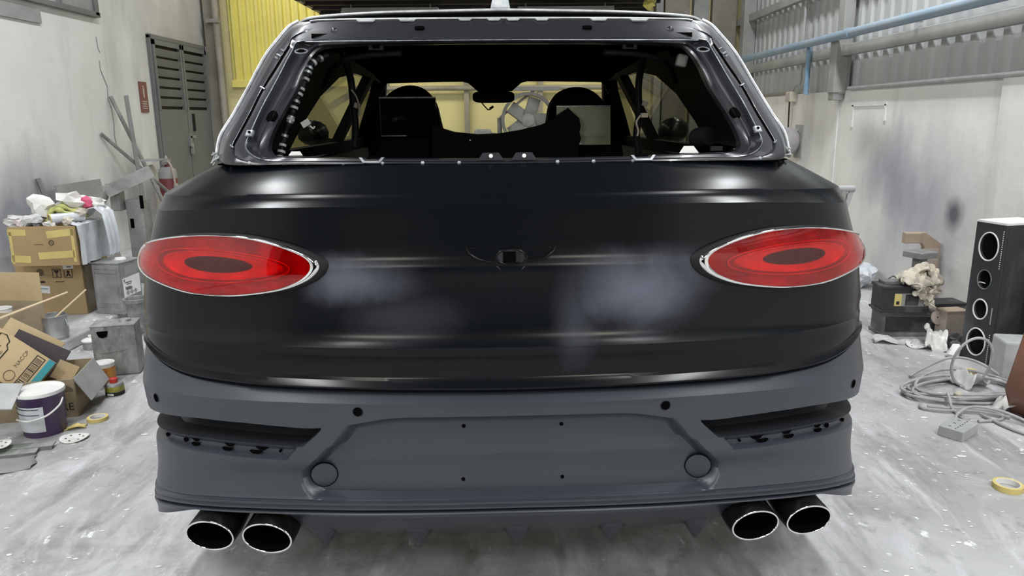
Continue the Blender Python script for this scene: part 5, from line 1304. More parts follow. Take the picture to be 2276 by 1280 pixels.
# folded printed carton leaning in it
pc = thing('printed_carton', 'flattened tan carton with black badge, bar code and teal stripe leaning in the open carton', 'carton', (-2.545, 3.60, .262), 0, rot=(R(-32), R(33), R(-6)))
MB().box((0, 0, .0), (.36, .02, .21)).build('panel', M['carton2'], pc)
def pf_(x, z): return frame((x, -.0112, z), (1, 0, 0), (0, 0, 1))
pr2 = frame((0, -.0112, 0), (1, 0, 0), (0, 0, 1))
MB().box((.162, -.0112, 0), (.036, .001, .21)).build('teal_stripe', M['teal'], pc)
mb = MB()
for a, b, c_, d in ((.085, 0, .004, .18), (.130, 0, .004, .18), (.1075, -.09, .049, .004), (.1075, .09, .049, .004)): mb.box((a, -.0114, b), (c_, .001, d))
mb.build('barcode_frame', M['ink'], pc)
rnd = random.Random(5); z = -.08; mb = MB()
while z < .08:
    w_ = rnd.choice((.002, .003, .005)); mb.box((.1075, -.0114, z), (.034, .001, w_)); z += w_ + rnd.choice((.003, .004, .006))
mb.build('barcode', M['ink'], pc, kind='stuff')
RT = Matrix.Rotation(PI / 2, 4, 'Z')
text('NACCP', .028, M['ink_soft'], pc, pf_(.035, .035) @ RT, 'lettering')
mb = MB(); mb.tube([pf_(.04, -.06) @ Vector((.026 * math.cos(2 * PI * k / 24), .026 * math.sin(2 * PI * k / 24), 0)) for k in range(24)], .002, 5, closed=True); mb.build('round_stamp', M['ink_soft'], pc)
bd = [(-.05, -.085), (.0, -.085), (.03, -.07), (.03, .04), (.012, .055), (.012, .075), (-.02, .095), (-.05, .09)]
mb = MB(); mb.tube([pf_(-.08, 0) @ Vector((x, y, 0)) for x, y in bd], .003, 5, closed=True); mb.build('badge_outline', M['ink'], pc)
text('NIXI', .042, M['ink'], pc, pf_(-.10, .0) @ RT, 'lettering')
text('BRAND', .018, M['ink_soft'], pc, pf_(-.066, -.01) @ RT, 'lettering')
for k, (loc, rot, sz, mm, lab) in enumerate((((-2.60, 3.80, .27), (-30, 30, 4), (.30, .006, .22), 'carton2', 'blank tan cardboard sheet behind the printed carton'),
                                           ((-2.50, 3.73, .26), (-30, 27, 2), (.28, .008, .16), 'maroon', 'dark maroon card between the tan cardboard sheets'),
                                           ((-2.345, 3.70, .17), (-28, 30, 14), (.10, .006, .10), 'carton2', 'small tan cardboard piece standing in the open carton'))):
    o = MB().box((0, 0, 0), sz).build('cardboard_sheet' if mm != 'maroon' else 'dark_card', M[mm], None)
    o.location = loc; o.rotation_euler = tuple(R(a) for a in rot); tag(o, lab, 'cardboard')
o = sheet('black_film', 'dark plastic film stuffed inside the open carton', 'film', (-2.52, 3.60, .03), .44, .22, M['maroon'], 31, .03, R(14))

# purple bucket
pb_ = thing('purple_bucket', 'purple plastic paint bucket with a white label and paint-caked lid', 'bucket', (-2.245, 3.33, 0))
MB().lathe([(.001, 0), (.088, 0), (.090, .006), (.100, .185), (.104, .19), (.104, .205), (.098, .208)], 36).build('body', M['purple'], pb_, smooth=40)
MB().lathe([(.001, .214), (.06, .212), (.092, .206), (.100, .210), (.104, .216), (.106, .208), (.106, .200)], 36).build('lid', M['white'], pb_, smooth=40)
lb = []
for k in range(13):
    a = R(-150) + R(95) * k / 12
    lb.append([Vector(((.0915 + .01 * z / .185) * math.cos(a), (.0915 + .01 * z / .185) * math.sin(a), z)) for z in (.03, .08, .13, .155)])
MB().grid(lb).build('label_sheet', M['plastic_milky'], pb_, smooth=60)
for z in (.145, .118):
    MB().tube([Vector(((.0935 + .01 * z / .185) * math.cos(a), (.0935 + .01 * z / .185) * math.sin(a), z)) for a in [R(-146) + R(80) * k / 10 for k in range(11)]], .0016, 5).build('label_line', M['ink'], pb_)
MB().tube(spline([(.104, 0, .17), (.115, -.05, .15), (.075, -.095, .115), (.0, -.112, .095), (-.06, -.10, .10)], 6), .0045, 8).build('handle', M['white'], pb_, smooth=60)
# white board over the bucket
o = MB().box((0, 0, 0), (.30, .20, .006)).build('white_board', M['plastic_grey'], None); o.location = (-2.43, 3.19, .232); o.rotation_euler = (R(16), R(8), R(20))
tag(o, 'white board resting tilted on the purple bucket', 'board')
# tape, disc, offcuts
t = thing('tape_roll', 'yellow masking tape roll with a torn end by the open carton', 'tape', (-2.065, 3.46, 0))
MB().lathe([(.036, .0), (.048, .0), (.048, .018), (.036, .018), (.036, 0)], 30).build('roll', M['tape'], t, smooth=40)
MB().lathe([(.034, .001), (.0362, .001), (.0362, .019), (.034, .019), (.034, .001)], 30).build('core', M['white'], t, smooth=40)
o = sheet('tape_scrap', 'crumpled strip of masking tape beside the yellow tape roll', 'tape', (-2.12, 3.36, 0), .10, .05, M['tape'], 41, .006, R(20), 8)
def sand_disc(label, loc, r, rz, seed, group='sanding discs on the floor', wave=.004):
    t = thing('sanding_disc', label, 'disc', (loc[0], loc[1], loc[2] if len(loc) > 2 else 0), rz, group)
    rnd = random.Random(seed); a0 = rnd.uniform(0, 6)
    rings = []
    for q in range(7):
        rr = r * q / 6
        rings.append([Vector((max(rr, .0005) * math.cos(2 * PI * k / 28), max(rr, .0005) * math.sin(2 * PI * k / 28), .003 + wave * (1 + math.sin(2 * PI * k / 28 * 2 + a0)) * (q / 6) ** 2)) for k in range(28)])
    MB().grid(rings, cv=True).build('paper', M['paper'], t, smooth=60, solid=.001)
    for k in range(6):
        a = a0 + k * PI / 3; rr = r * .58
        zz = .003 + wave * (1 + math.sin(a * 2 + a0)) * .58 ** 2
        MB().lathe([(.001, 0), (r * .075, 0)], 10, (rr * math.cos(a), rr * math.sin(a), zz + .0022)).build('hole', M['ink'], t)
    return t
sand_disc('white sanding disc with dust holes in front of the purple bucket', (-2.055, 3.24, 0), .062, 0, 51)
sand_disc('white sanding disc on the dirty metal strips at the left edge', (-2.31, 3.09, .035), .055, 0, 52)
for k, (loc, rz, ln_, wd, lab) in enumerate((((-2.27, 3.11, .016), 12, .36, .05, 'long dirty green metal strip at the left edge, upper one'), ((-2.30, 3.05, .012), 15, .34, .06, 'broad dirty green metal strip at the left edge, lower one'))):
    t = thing('metal_strip', lab, 'metal strip', (loc[0], loc[1], 0), R(rz), 'dirty strips at the left edge')
    MB().box((0, 0, loc[2]), (ln_, wd, .006), rotm(4, 0, 0)).build('web', M['green_dirty'], t)
    MB().box((0, -wd / 2, loc[2] * .6), (ln_, .005, loc[2] * 1.1)).build('flange', M['bare_metal'], t)
o = sheet('dark_cloth', 'dark grey cloth in the lower left corner of the floor', 'cloth', (-2.23, 2.93, 0), .34, .16, M['slate'], 53, .006, R(24), 10)

# metal offcuts and sheets around the dusty tin
o = sheet('plastic_sheet', 'crumpled clear plastic sheet behind the dusty tin', 'plastic sheet', (-2.72, 4.98, 0.0), .30, .30, M['plastic_milky'], 61, .035, .4, 14)
o = sheet('paper_sheet', 'crumpled white sheet right of the dusty tin, against the car', 'paper', (-2.17, 4.42, 0), .24, .30, M['paper'], 62, .05, .2, 14)
o = sheet('paper_sheet', 'flat grey green sheet between the kerb and the paint tin', 'paper', (-2.54, 4.24, 0), .24, .16, M['plastic_grey'], 63, .012, .5, 12)
o = sheet('torn_film', 'torn black and white film in front of the kerb', 'film', (-2.44, 4.14, 0), .20, .12, M['ink'], 64, .018, .3, 12)
crumple('paper_ball', 'crumpled silver wrapper leaning on the galvanised pail', 'paper', (-2.82, 4.40, .04), (.10, .08, .08), M['paper2'], 65)

# things against the left wall
t = thing('fire_extinguisher', 'dull red fire extinguisher standing by the grey door', 'extinguisher', (-4.02, 8.78, KZ))
MB().lathe([(.001, 0), (.095, 0), (.10, .02), (.10, .76), (.09, .80), (.05, .83), (.028, .85), (.028, .88)], 28).build('cylinder', M['red'], t, smooth=40)
MB().lathe([(.1005, .71), (.1005, .775), (.091, .812), (.052, .84)], 28).build('shoulder_dust', M['frame_grey'], t, smooth=40)
MB().box((0, 0, .90), (.05, .14, .03), rotm(12, 0, 0)).build('lever', M['bare_metal'], t)
MB().lathe([(.02, .86), (.024, .92), (.012, .97), (.001, .975)], 14).build('valve', M['bare_metal'], t, smooth=40)
MB().tube(spline([(.03, -.03, .90), (.09, -.08, .84), (.105, -.06, .6), (.11, -.05, .25)], 6), .012, 8).build('hose', M['pinkish_board'], t, smooth=60)
MB().box((.095, -.03, .56), (.012, .06, .18), rotm(0, 0, -15)).build('label', M['pale'], t)
t = thing('fire_sign', 'faded red fire extinguisher sign on the wall left of the door', 'sign', (XL, 8.775, 1.71))
MB().box((.006, 0, 0), (.012, .175, .34)).build('plate', M['red_sign'], t)
MB().box((.0125, 0, .05), (.002, .03, .11)).box((.0125, 0, .115), (.002, .014, .03)).box((.0125, -.016, .12), (.002, .03, .008)).build('symbol', M['pale'], t)
for z in (-.05, -.075, -.10, -.125):
    MB().box((.0125, 0, z), (.002, .11, .010)).build('text_line', M['pale'], t)
t = MB().tube([(XL + .03, 8.0, 1.70), (-3.72, 8.35, KZ)], .020, 6).build('leaning_bar', M['bare_metal'], None); tag(t, 'long pale metal bar leaning on the left wall', 'bar')
t = MB().box((0, 0, 0), (.05, .012, 1.6)).build('leaning_strip', M['slate'], None)
t.location = (-4.02, 8.10, .93); t.rotation_euler = (R(9), R(-12), R(70)); tag(t, 'dark flat strip leaning on the wall beside the long bar', 'strip')
t = MB().tube([(XL + .02, 7.75, 1.32), (-3.85, 8.6, .55), (-3.8, 8.75, KZ)], .018, 6).build('leaning_rod', M['stand_grey'], None); tag(t, 'dark rod leaning low on the wall, left of the long bar', 'rod')
t = MB().box((0, 0, 0), (.014, .75, .80)).build('leaning_board', M['slate'], None); t.location = (-4.05, 7.10, .49); t.rotation_euler = (0, R(-8), 0); tag(t, 'grey board leaning against the wall behind the rubbish heap', 'board')
t = MB().tube([(XL + .03, 6.60, .96), (-4.0, 6.70, KZ)], .022, 6).build('leaning_tube', M['stand_grey'], None); tag(t, 'dark tube standing left of the grey leaning board', 'tube')
t = MB().box((0, 0, .20), (.40, .34, .40)).build('grey_crate', M['slate'], None, bevel=.01); t.location = (-3.80, 6.0, KZ); tag(t, 'plain grey crate at the wall behind the left carton', 'crate')
# grey machine stand with a tilted channel on top
ms = thing('machine_stand', 'grey metal stand with a tilted channel tray behind the rubbish heap', 'stand', (-3.22, 6.30, KZ), R(0))
MB().box((.03, .06, .36), (.14, .16, .72)).build('post', M['bare_metal'], ms, bevel=.01)
MB().box((.10, -.022, .70), (.03, .004, .11)).build('slot', M['void'], ms)
MB().box((.0, -.022, .52), (.03, .004, .08)).build('slot', M['void'], ms)
Mt = frame((0, 0, .92), Vector((.90, .25, .42)), Vector((-.2, .95, 0)))
MB().add([Mt @ Vector(p) for p in ((-.20, -.09, 0), (.20, -.09, 0), (.20, .09, 0), (-.20, .09, 0), (-.20, -.09, -.10), (.20, -.09, -.10), (.20, .09, -.06), (-.20, .09, -.06))], [(0, 1, 2, 3), (0, 4, 5, 1), (3, 2, 6, 7), (1, 5, 6, 2)]).build('channel_tray', M['bare_metal'], ms, solid=.008)
MB().box((.20, .05, 1.045), (.16, .20, .012)).build('end_plate', M['galv'], ms)
MB().tube(spline([(-.16, -.03, .85), (-.17, -.05, .78), (-.20, -.05, .72), (-.24, -.04, .74)], 6), .022, 8).build('clamp_hook', M['stand_grey'], ms, smooth=60)
MB().box((-.10, -.02, .74), (.08, .10, .22)).build('bracket', M['bare_metal'], ms, bevel=.008)
t = thing('tool_cabinet', 'low grey cabinet between the square tin and the car', 'cabinet', (-2.72, 6.55, 0))
MB().box((0, 0, .24), (.42, .34, .48)).build('body', M['slate'], t, bevel=.008)
MB().box((0, 0, .485), (.44, .36, .014)).build('top', M['frame_grey'], t, bevel=.003)
MB().box((0, -.172, .25), (.36, .006, .34)).build('door', M['stand_grey'], t)
crumple('blue_glove', 'bright blue glove on the low grey cabinet', 'glove', (-2.66, 6.50, .525), (.12, .10, .05), M['blue_cloth'], 71, amp=.25)

# ================================================================== right-hand clutter
t = thing('battery', 'dusty lower car battery, under the battery with the rag', 'battery', (2.665, 4.87, 0), R(-2))
MB().box((0, 0, .075), (.37, .175, .15)).build('case', M['battery_dusty'], t, bevel=.006)
MB().box((0, 0, .012), (.39, .19, .024)).build('foot', M['battery_dusty'], t, bevel=.004)
MB().box((0, 0, .16), (.385, .185, .03)).build('lid', M['battery_dusty'], t, bevel=.008)
MB().box((0, -.09, .085), (.33, .004, .10)).build('recess', M['battery'], t)
t = thing('battery', 'black upper car battery with a yellow sticker and a rag on it', 'battery', (2.60, 4.83, .176), R(-3))
MB().box((0, 0, .08), (.31, .17, .16)).build('case', M['battery'], t, bevel=.006)
MB().box((0, 0, .008), (.33, .18, .016)).build('foot', M['battery'], t, bevel=.003)
MB().box((0, 0, .165), (.325, .18, .022)).build('lid', M['battery'], t, bevel=.005)
MB().box((-.05, .02, .186), (.15, .10, .022)).build('vent_cover', M['battery_dusty'], t, bevel=.004)
MB().box((.02, -.0862, .085), (.19, .002, .085)).build('sticker', M['frame_grey'], t)
MB().box((-.055, -.0875, .085), (.045, .002, .080)).build('yellow_sticker', M['tape'], t)
MB().box((-.055, -.0885, .065), (.020, .002, .022)).build('sticker_mark', M['ink'], t)
MB().box((.035, -.0875, .085), (.085, .002, .075)).build('dark_sticker', M['battery'], t)
MB().tube([(-.02, -.02, .20), (-.075, -.03, .235), (-.10, -.02, .215)], .004, 6).build('cable_stub', M['battery'], t)
# rag heaped over the battery
def cloth(name, label, cat, loc, runs, m_, seed):
    rnd = random.Random(seed)
    t = thing(name, label, cat, loc)
    for pts, w_ in runs:
        sp_ = spline(pts, 7); P6 = []
        for i, p in enumerate(sp_):
            d = (sp_[min(i + 1, len(sp_) - 1)] - sp_[max(i - 1, 0)]).normalized()
            sd = d.cross(Vector((0, 0, 1)))
            if sd.length < .3: sd = Vector((1, .2, 0))
            sd.normalize(); nn = sd.cross(d)
            rw = []
            for k in range(11):
                a = k / 10 * 2 - 1
                ww = w_ * (1 + .25 * math.sin(i * .9 + seed))
                rw.append(p + sd * (a * ww) + nn * (.016 * math.sin(a * 5 + i * .55 + seed) + .010 * math.sin(a * 11 - i * .8) + .018 * (1 - a * a)))
            P6.append(rw)
        MB().grid(P6).build('fold', m_, t, smooth=70, solid=.007)
    return t
cloth('rag', 'cream rag heaped over the upper battery', 'rag', (2.66, 4.80, .372), [([(-.02, .06, .01), (.0, .02, .05), (.01, -.05, .04), (.02, -.10, .0), (.035, -.105, -.07), (.06, -.108, -.15)], .05), ([(-.08, .02, .01), (-.03, -.02, .06), (.05, -.01, .08), (.10, .03, .04), (.11, .06, .01)], .05),
    ([(-.09, -.05, .005), (-.06, -.09, .02), (-.02, -.10, -.03), (-.01, -.105, -.07)], .035), ([(.02, .05, .03), (.07, .02, .09), (.10, -.04, .06), (.10, -.10, .0), (.095, -.105, -.06)], .035)], M['rag'], 3)
t = thing('battery', 'dusty battery behind, between the stacked batteries and the speaker box', 'battery', (2.99, 5.02, 0), R(4))
MB().box((0, 0, .085), (.26, .16, .17)).build('case', M['battery_dusty'], t, bevel=.006)
MB().box((0, 0, .175), (.27, .17, .02)).build('lid', M['battery'], t, bevel=.004)
MB().box((0, -.083, .09), (.2, .004, .10)).build('recess', M['battery'], t)
# pump-like jack stand with flat head
t = thing('axle_stand', 'grey axle stand with a flat square head behind the batteries', 'stand', (2.93, 5.24, .0), R(25))
MB().box((0, 0, .012), (.24, .20, .024)).build('base_plate', M['stand_grey'], t, bevel=.004)
MB().prism([(-.06, 0), (.06, 0), (.035, .12), (.035, .44), (-.035, .44), (-.035, .12)], .07, frame((0, .035, .02), (1, 0, 0), (0, 0, 1))).build('column', M['stand_grey'], t, bevel=.004)
MB().box((0, 0, .475), (.17, .16, .045)).build('head', M['bare_metal'], t, bevel=.006)
MB().box((0, -.04, .30), (.05, .02, .012)).build('lug', M['bare_metal'], t)
MB().box((.07, .02, .13), (.10, .08, .16)).build('ratchet_box', M['stand_grey'], t, bevel=.004)
# tan wooden frame against the wall
t = thing('wooden_frame', 'tan wooden bracket frame leaning behind the speaker box', 'frame', (3.04, 5.46, 0), R(0))
MB().prism([(-.13, .56), (-.13, .60), (.02, .60), (.14, .52), (.14, .0), (.02, .0), (.02, .49), (.0, .52), (-.13, .52)], .05, frame((0, .02, 0), (1, 0, 0), (0, 0, 1))).build('upright', M['tan_wood'], t, bevel=.004)
MB().box((-.075, -.035, .56), (.12, .012, .075)).build('front_block', M['tan_wood'], t, bevel=.004)
MB().box((.06, -.035, .24), (.12, .012, .48)).build('front_board', M['pinkish_board'], t)
t = thing('wood_block', 'pale pinkish box leaning on the speaker box foot', 'block', (2.88, 4.70, 0), R(8))
MB().box((0, 0, .10), (.15, .10, .20)).build('box', M['pinkish_board'], t, bevel=.004)
MB().box((0, 0, .203), (.16, .11, .012)).build('lid', M['tan_wood'], t, bevel=.002)
t = thing('round_plate', 'pale round plate with a centre hole leaning on the pinkish box', 'plate', (2.79, 4.71, .15))
MB().lathe([(.006, .0), (.045, .0), (.045, .01), (.006, .01), (.006, 0)], 24, M=rotm(78, 0, 10)).build('disc', M['pinkish_board'], t, smooth=40)
MB().lathe([(.001, .0), (.007, .0)], 12, (0, -.004, 0), M=rotm(78, 0, 10)).build('centre_hole', M['void'], t)
crumple('rubbish_bag', 'white bag of rubbish at the wall behind the car', 'bag', (3.0, 6.3, .10), (.30, .30, .20), M['plastic_milky'], 81, amp=.15, sub=3)
crumple('rubble', 'dirty grey rubble heap in front of the pinkish box', 'rubble', (2.83, 4.54, .04), (.13, .10, .09), M['battery_dusty'], 82, sub=3)

# tall speaker cabinet with four holes (front face turned to the left)
sp = thing('speaker_cabinet', 'tall scuffed black speaker cabinet with four empty driver holes', 'speaker', (2.796, 4.155, 0), R(15))
# local frame: front face is the plane x=0 (facing -x), depth along +y ... body grows to +x
SW, SD, SH = 0.20, 0.30, 0.835     # front width (along y), depth (along x)
HOLES = [(.10, .70, .062, .080), (.10, .505, .045, .055), (.10, .325, .046, .058), (.10, .125, .062, .080)]
outer = [(0, 0), (SW, 0), (SW, SH), (0, SH)]
polys = [outer] + [[(cy_ + a_ * math.cos(2 * PI * k / 28), cz_ + b_ * math.sin(2 * PI * k / 28)) for k in range(28)] for cy_, cz_, a_, b_ in HOLES]
def front_face(polys, th):
    flat = [(a, b) for pl in polys for a, b in pl]
    tris = tessellate_polygon([[Vector((a, b, 0)) for a, b in pl] for pl in polys]); n0 = len(flat)
    vs = [(0, a, b) for a, b in flat] + [(th, a, b) for a, b in flat]
    fs = [tuple(t) for t in tris] + [tuple(i + n0 for i in t) for t in tris]; base = 0
    for pl in polys:
        k = len(pl); fs += [(base + i, base + (i + 1) % k, base + (i + 1) % k + n0, base + i + n0) for i in range(k)]; base += k
    return vs, fs
vs, fs = front_face(polys, .018)
MB().add(vs, fs).build('front_panel', M['speaker'], sp)
MB().box((SD / 2, .009, SH / 2), (SD - .03, .018, SH)).build('side_panel', M['speaker'], sp)
MB().box((SD / 2, SW - .009, SH / 2), (SD - .03, .018, SH)).build('side_panel', M['speaker'], sp)
MB().box((SD - .009, SW / 2, SH / 2), (.018, SW, SH)).build('back_panel', M['speaker'], sp)
MB().box((SD / 2, SW / 2, SH + .006), (SD + .004, SW + .004, .012)).build('top_panel', M['white'], sp)
MB().box((SD / 2, SW / 2, .01), (SD - .02, SW - .01, .02)).build('bottom_panel', M['speaker'], sp)
for q, (cy_, cz_, a_, b_) in enumerate(HOLES):
    MB().tube([(-.002, cy_ + a_ * 1.03 * math.cos(2 * PI * k / 28), cz_ + b_ * 1.03 * math.sin(2 * PI * k / 28)) for k in range(28)], .0045 if q != 1 else .003, 6, closed=True).build('hole_rim', M['white'] if q != 1 else M['green_dirty'], sp, smooth=60)
MB().tube(spline([(.012, .10, .48), (.0, .12, .485), (.004, .145, .48), (.012, .15, .50)], 5), .003, 6).build('loose_wire', M['paper'], sp, smooth=60)
for z0, z1 in ((.585, .80), (.0, .19)):
    mb = MB(); z = z0
    while z < z1:
        mb.box((-.0015, .014, z), (.003, .004, .006)); z += .0125
    mb.build('staple_row', M['paper'], sp, kind='stuff')
MB().box((-.0015, .022, .30), (.003, .006, .10)).build('scratch', M['frame_grey'], sp)

# grey cabinet corner and brown hide at the right edge
t = thing('grey_block', 'grey concrete block standing in front of the speaker cabinet', 'block', (2.80, 3.90, 0), R(-12))
MB().box((0, 0, .125), (.24, .18, .25)).build('block', M['plastic_grey'], t, bevel=.012)
t = MB().box((0, 0, .40), (.20, .03, .80)).build('grey_board', M['steel_paint'], None, bevel=.004); t.location = (3.06, 4.08, 0); t.rotation_euler = (0, 0, R(15)); tag(t, 'upright grey board between the concrete block and the speaker cabinet', 'board')
bh = []
for i in range(9):
    a = i / 8
    bh.append([Vector((x + .012 * math.sin(z * 9 + a * 4), .20 * a - .10, z)) for x, z in ((.02, 0), (-.02, .12), (-.005, .26), (.01, .40), (.04, .52), (.10, .57), (.2, .56))])
t = MB().grid(bh).build('brown_hide', M['brown'], None, smooth=60, solid=.02); t.location = (2.47, 3.36, .01); tag(t, 'brown upholstery panel standing at the right edge', 'upholstery')

# papers on the floor, right
o = sheet('paper_sheet', 'crumpled white sheet leaning on the rubble left of the speaker', 'paper', (2.71, 4.56, .02), .13, .26, M['paper'], 91, .03, R(-25), 12, tilt=(R(24), 0))
o = sheet('paper_sheet', 'long creased paper on the floor in front of the lower battery', 'paper', (2.50, 4.64, 0), .30, .10, M['paper2'], 92, .012, R(-12), 12)
crumple('paper_ball', 'crumpled foil paper in front of the speaker foot', 'paper', (2.72, 4.36, .025), (.15, .09, .06), M['paper'], 93)
sand_disc('white sanding disc near the lower battery, beside the creased paper', (2.60, 4.56, 0), .07, 0, 94, wave=.010)
sand_disc('white sanding disc half under the creased paper', (2.43, 4.68, .012), .06, 0, 95, wave=.008)
sand_disc('white sanding disc beside the car, left of the batteries', (2.24, 4.80, 0), .05, 0, 96, wave=.004)
o = sheet('paper_sheet', 'torn white paper under the cable coil', 'paper', (2.55, 3.48, 0), .30, .22, M['paper'], 97, .02, R(-20), 14, cut=.4)
o = sheet('paper_sheet', 'dirty torn paper inside the cable coil', 'paper', (2.50, 3.86, 0), .20, .18, M['paper2'], 98, .03, R(20), 14, cut=.4)
o = sheet('torn_film', 'torn dark film beside the brown upholstery', 'film', (2.56, 3.36, 0.005), .22, .10, M['battery_dusty'], 99, .014, R(-30), 12)
t = MB().lathe([(.001, .0), (.03, .0), (.034, .012), (.02, .02), (.001, .022)], 16, sx=1.4).build('yellow_scrap', M['tape'], None, smooth=40); t.location = (2.63, 4.06, 0); tag(t, 'small yellow scrap in front of the speaker cabinet', 'scrap')

# coiled extension cord
def cord(pts, r=.0065, n=10): return spline([Vector(p) for p in pts], n)
ec = thing('extension_cord', 'coiled dusty grey extension cord with a flat socket box', 'cord', (2.1, 3.3, 0))
def L_(pts): return [(x - 2.1, y - 3.3, z) for x, y, z in pts]
mb = MB()
loops = []
rnd = random.Random(12)
for q in range(6):
    cx, cy_ = 2.38 + rnd.uniform(-.02, .03), 3.75 + rnd.uniform(-.03, .02)
    ax_, ay_ = .31 + rnd.uniform(-.03, .02), .17 + rnd.uniform(-.03, .02); rot_ = R(12 + rnd.uniform(-5, 5))
    pts = []
    for k in range(40):
        a = 2 * PI * k / 40
        x, y = ax_ * math.cos(a), ay_ * math.sin(a) * (1 + .25 * math.cos(a))
        pts.append((cx + x * math.cos(rot_) - y * math.sin(rot_) , cy_ + x * math.sin(rot_) + y * math.cos(rot_), .008 + q * .008 + .008 * math.sin(a * 2 + q)))
    MB().tube(L_(pts), .0075, 7, closed=True).build('coil_turn', M['cable'], ec, smooth=60)
# upright loop
pts = []
for k in range(30):
    a = 2 * PI * k / 30
    pts.append((2.47 + .105 * math.cos(a), 3.80 - .03 * math.sin(a), .15 + .145 * math.sin(a)))
MB().tube(L_(pts), .0075, 7, closed=True).build('coil_turn', M['cable'], ec, smooth=60)
MB().tube(L_(cord([(2.24, 3.97, .01), (2.34, 4.02, .04), (2.48, 4.0, .11), (2.60, 3.94, .10), (2.70, 3.82, .03), (2.72, 3.70, .01)])), .0075, 7).build('loose_turn', M['cable'], ec, smooth=60)
MB().tube(L_(cord([(2.10, 3.53, .01), (2.20, 3.50, .01), (2.34, 3.48, .01), (2.40, 3.42, .01), (2.36, 3.36, .008), (2.24, 3.34, .008)])), .0075, 7).build('loose_turn', M['cable'], ec, smooth=60)
MB().tube(L_(cord([(2.08, 3.56, .01), (2.06, 3.51, .01), (2.14, 3.47, .012), (2.30, 3.45, .012), (2.42, 3.38, .01)])), .0075, 7).build('loose_turn', M['cable'], ec, smooth=60)
MB().tube(L_(cord([(2.10, 3.29, .03), (2.15, 3.36, .04), (2.26, 3.42, .05), (2.38, 3.38, .04), (2.46, 3.24, .02), (2.50, 3.14, .01), (2.43, 3.10, .01), (2.34, 3.24, .01), (2.30, 3.42, .012)])), .0075, 7).build('lead', M['cable'], ec, smooth=60)
MB().tube(L_(cord([(2.225, 3.58, .06), (2.215, 3.55, .05), (2.20, 3.48, .01), (2.19, 3.38, .02)])), .0075, 7).build('tie_turn', M['cable'], ec, smooth=60)
MB().lathe([(.001, 0), (.018, .004), (.02, .014), (.01, .024), (.001, .026)], 14, L_([(2.27, 3.565, .05)])[0]).build('tape_knot', M['rag'], ec, smooth=50)
Ms = Matrix.Translation((2.068 - 2.1, 3.215 - 3.3, 0)) @ Matrix.Rotation(R(38), 4, 'Z')
sb = MB().add([Ms @ Vector(p) for p in ((-.085, -.055, 0), (.085, -.055, 0), (.085, .055, 0), (-.085, .055, 0), (-.082, -.052, .048), (.082, -.052, .048), (.082, .052, .048), (-.082, .052, .048))], [(0, 1, 2, 3), (4, 5, 6, 7), (0, 1, 5, 4), (1, 2, 6, 5), (2, 3, 7, 6), (3, 0, 4, 7)]).build('socket_box', M['plastic_grey'], ec, bevel=.004)
for x in (-.05, 0, .05):
    for dx, dy, sx_, sy_ in ((0, .018, .006, .012), (-.012, -.012, .010, .005), (.012, -.012, .010, .005)):
        MB().add([Ms @ Vector((x + dx + a * sx_ / 2, dy + b * sy_ / 2, .0487)) for a, b in ((-1, -1), (1, -1), (1, 1), (-1, 1))], [(0, 1, 2, 3)]).build('socket_slot', M['ink'], sb)
# tape roll on the floor right
t = thing('tape_roll', 'masking tape roll lying alone on the floor at the right edge', 'tape', (1.962, 2.695, 0))
MB().lathe([(.042, .0), (.054, .0), (.054, .022), (.042, .022), (.042, 0)], 32).build('roll', M['tape'], t, smooth=40)
MB().lathe([(.040, .001), (.0422, .001), (.0422, .023), (.040, .023), (.040, .001)], 32).build('core', M['white'], t, smooth=40)

# wall-mounted motor, junction box, pipes on the right wall
t = thing('wall_motor', 'dusty grey round motor housing mounted on the right wall', 'motor', (XR - .16, 8.40, 1.17))
MB().lathe([(.001, -.16), (.08, -.155), (.13, -.13), (.155, -.08), (.155, .06), (.12, .09), (.001, .10)], 30, M=rotm(90, 0, 0)).build('housing', mat('dusty lilac grey', (.33, .31, .33), .7, col2=(.42, .40, .40), scale=6), t, smooth=50)
MB().box((.08, .06, .12), (.20, .10, .02)).build('upper_bracket', M['steel_paint'], t, bevel=.004)
MB().box((.08, .06, -.10), (.20, .10, .02)).build('lower_bracket', M['steel_paint'], t, bevel=.004)
MB().box((.155, .0, .0), (.012, .22, .36)).build('back_plate', M['steel_paint'], t)
MB().tube(spline([(-.08, -.10, .11), (-.10, -.13, .07), (-.08, -.15, .03)], 5), .02, 8).build('cable_gland', M['stand_grey'], t, smooth=60)
t = thing('junction_box', 'cream junction box with conduit on the right wall above the motor', 'box', (XR - .04, 8.62, 1.655))
MB().box((0, 0, 0), (.08, .15, .11)).build('box', mat('cream plastic', (.55, .52, .42), .5), t, bevel=.006)
MB().box((-.043, 0, 0), (.008, .13, .09)).build('cover', M['pale'], t, bevel=.003)
MB().tube([(0, .05, -.05), (.01, .06, -.34)], .009, 8).build('lower_cable', M['ink'], t)
MB().tube(spline([(0, -.02, .05), (0, -.06, .10), (.01, -.14, .13), (.02, -.18, .16), (.02, -.18, .50), (.02, -.18, 1.4)], 6), .014, 8).build('upper_conduit', M['plastic_grey'], t, smooth=60)
t = thing('blue_pipe', 'long faded blue air pipe running along the right wall', 'pipe', (XR - .16, 0, 2.165))
MB().tube([(0, y, 0) for y in (-3.5, -1, 2, 4, 6, 8, 10.8)], .040, 14).build('main_pipe', M['blue_pipe'], t, smooth=60)
for y in (7.0, 4.2, 1.0): 
    MB().tube([(0, y - .05, 0), (0, y + .05, 0)], .048, 14).build('coupling', M['blue_pipe'], t, smooth=60)
for y in (6.0, 9.2, 3.0):
    MB().box((.06, y, .0), (.12, .03, .05)).build('pipe_support', M['steel_paint'], t)
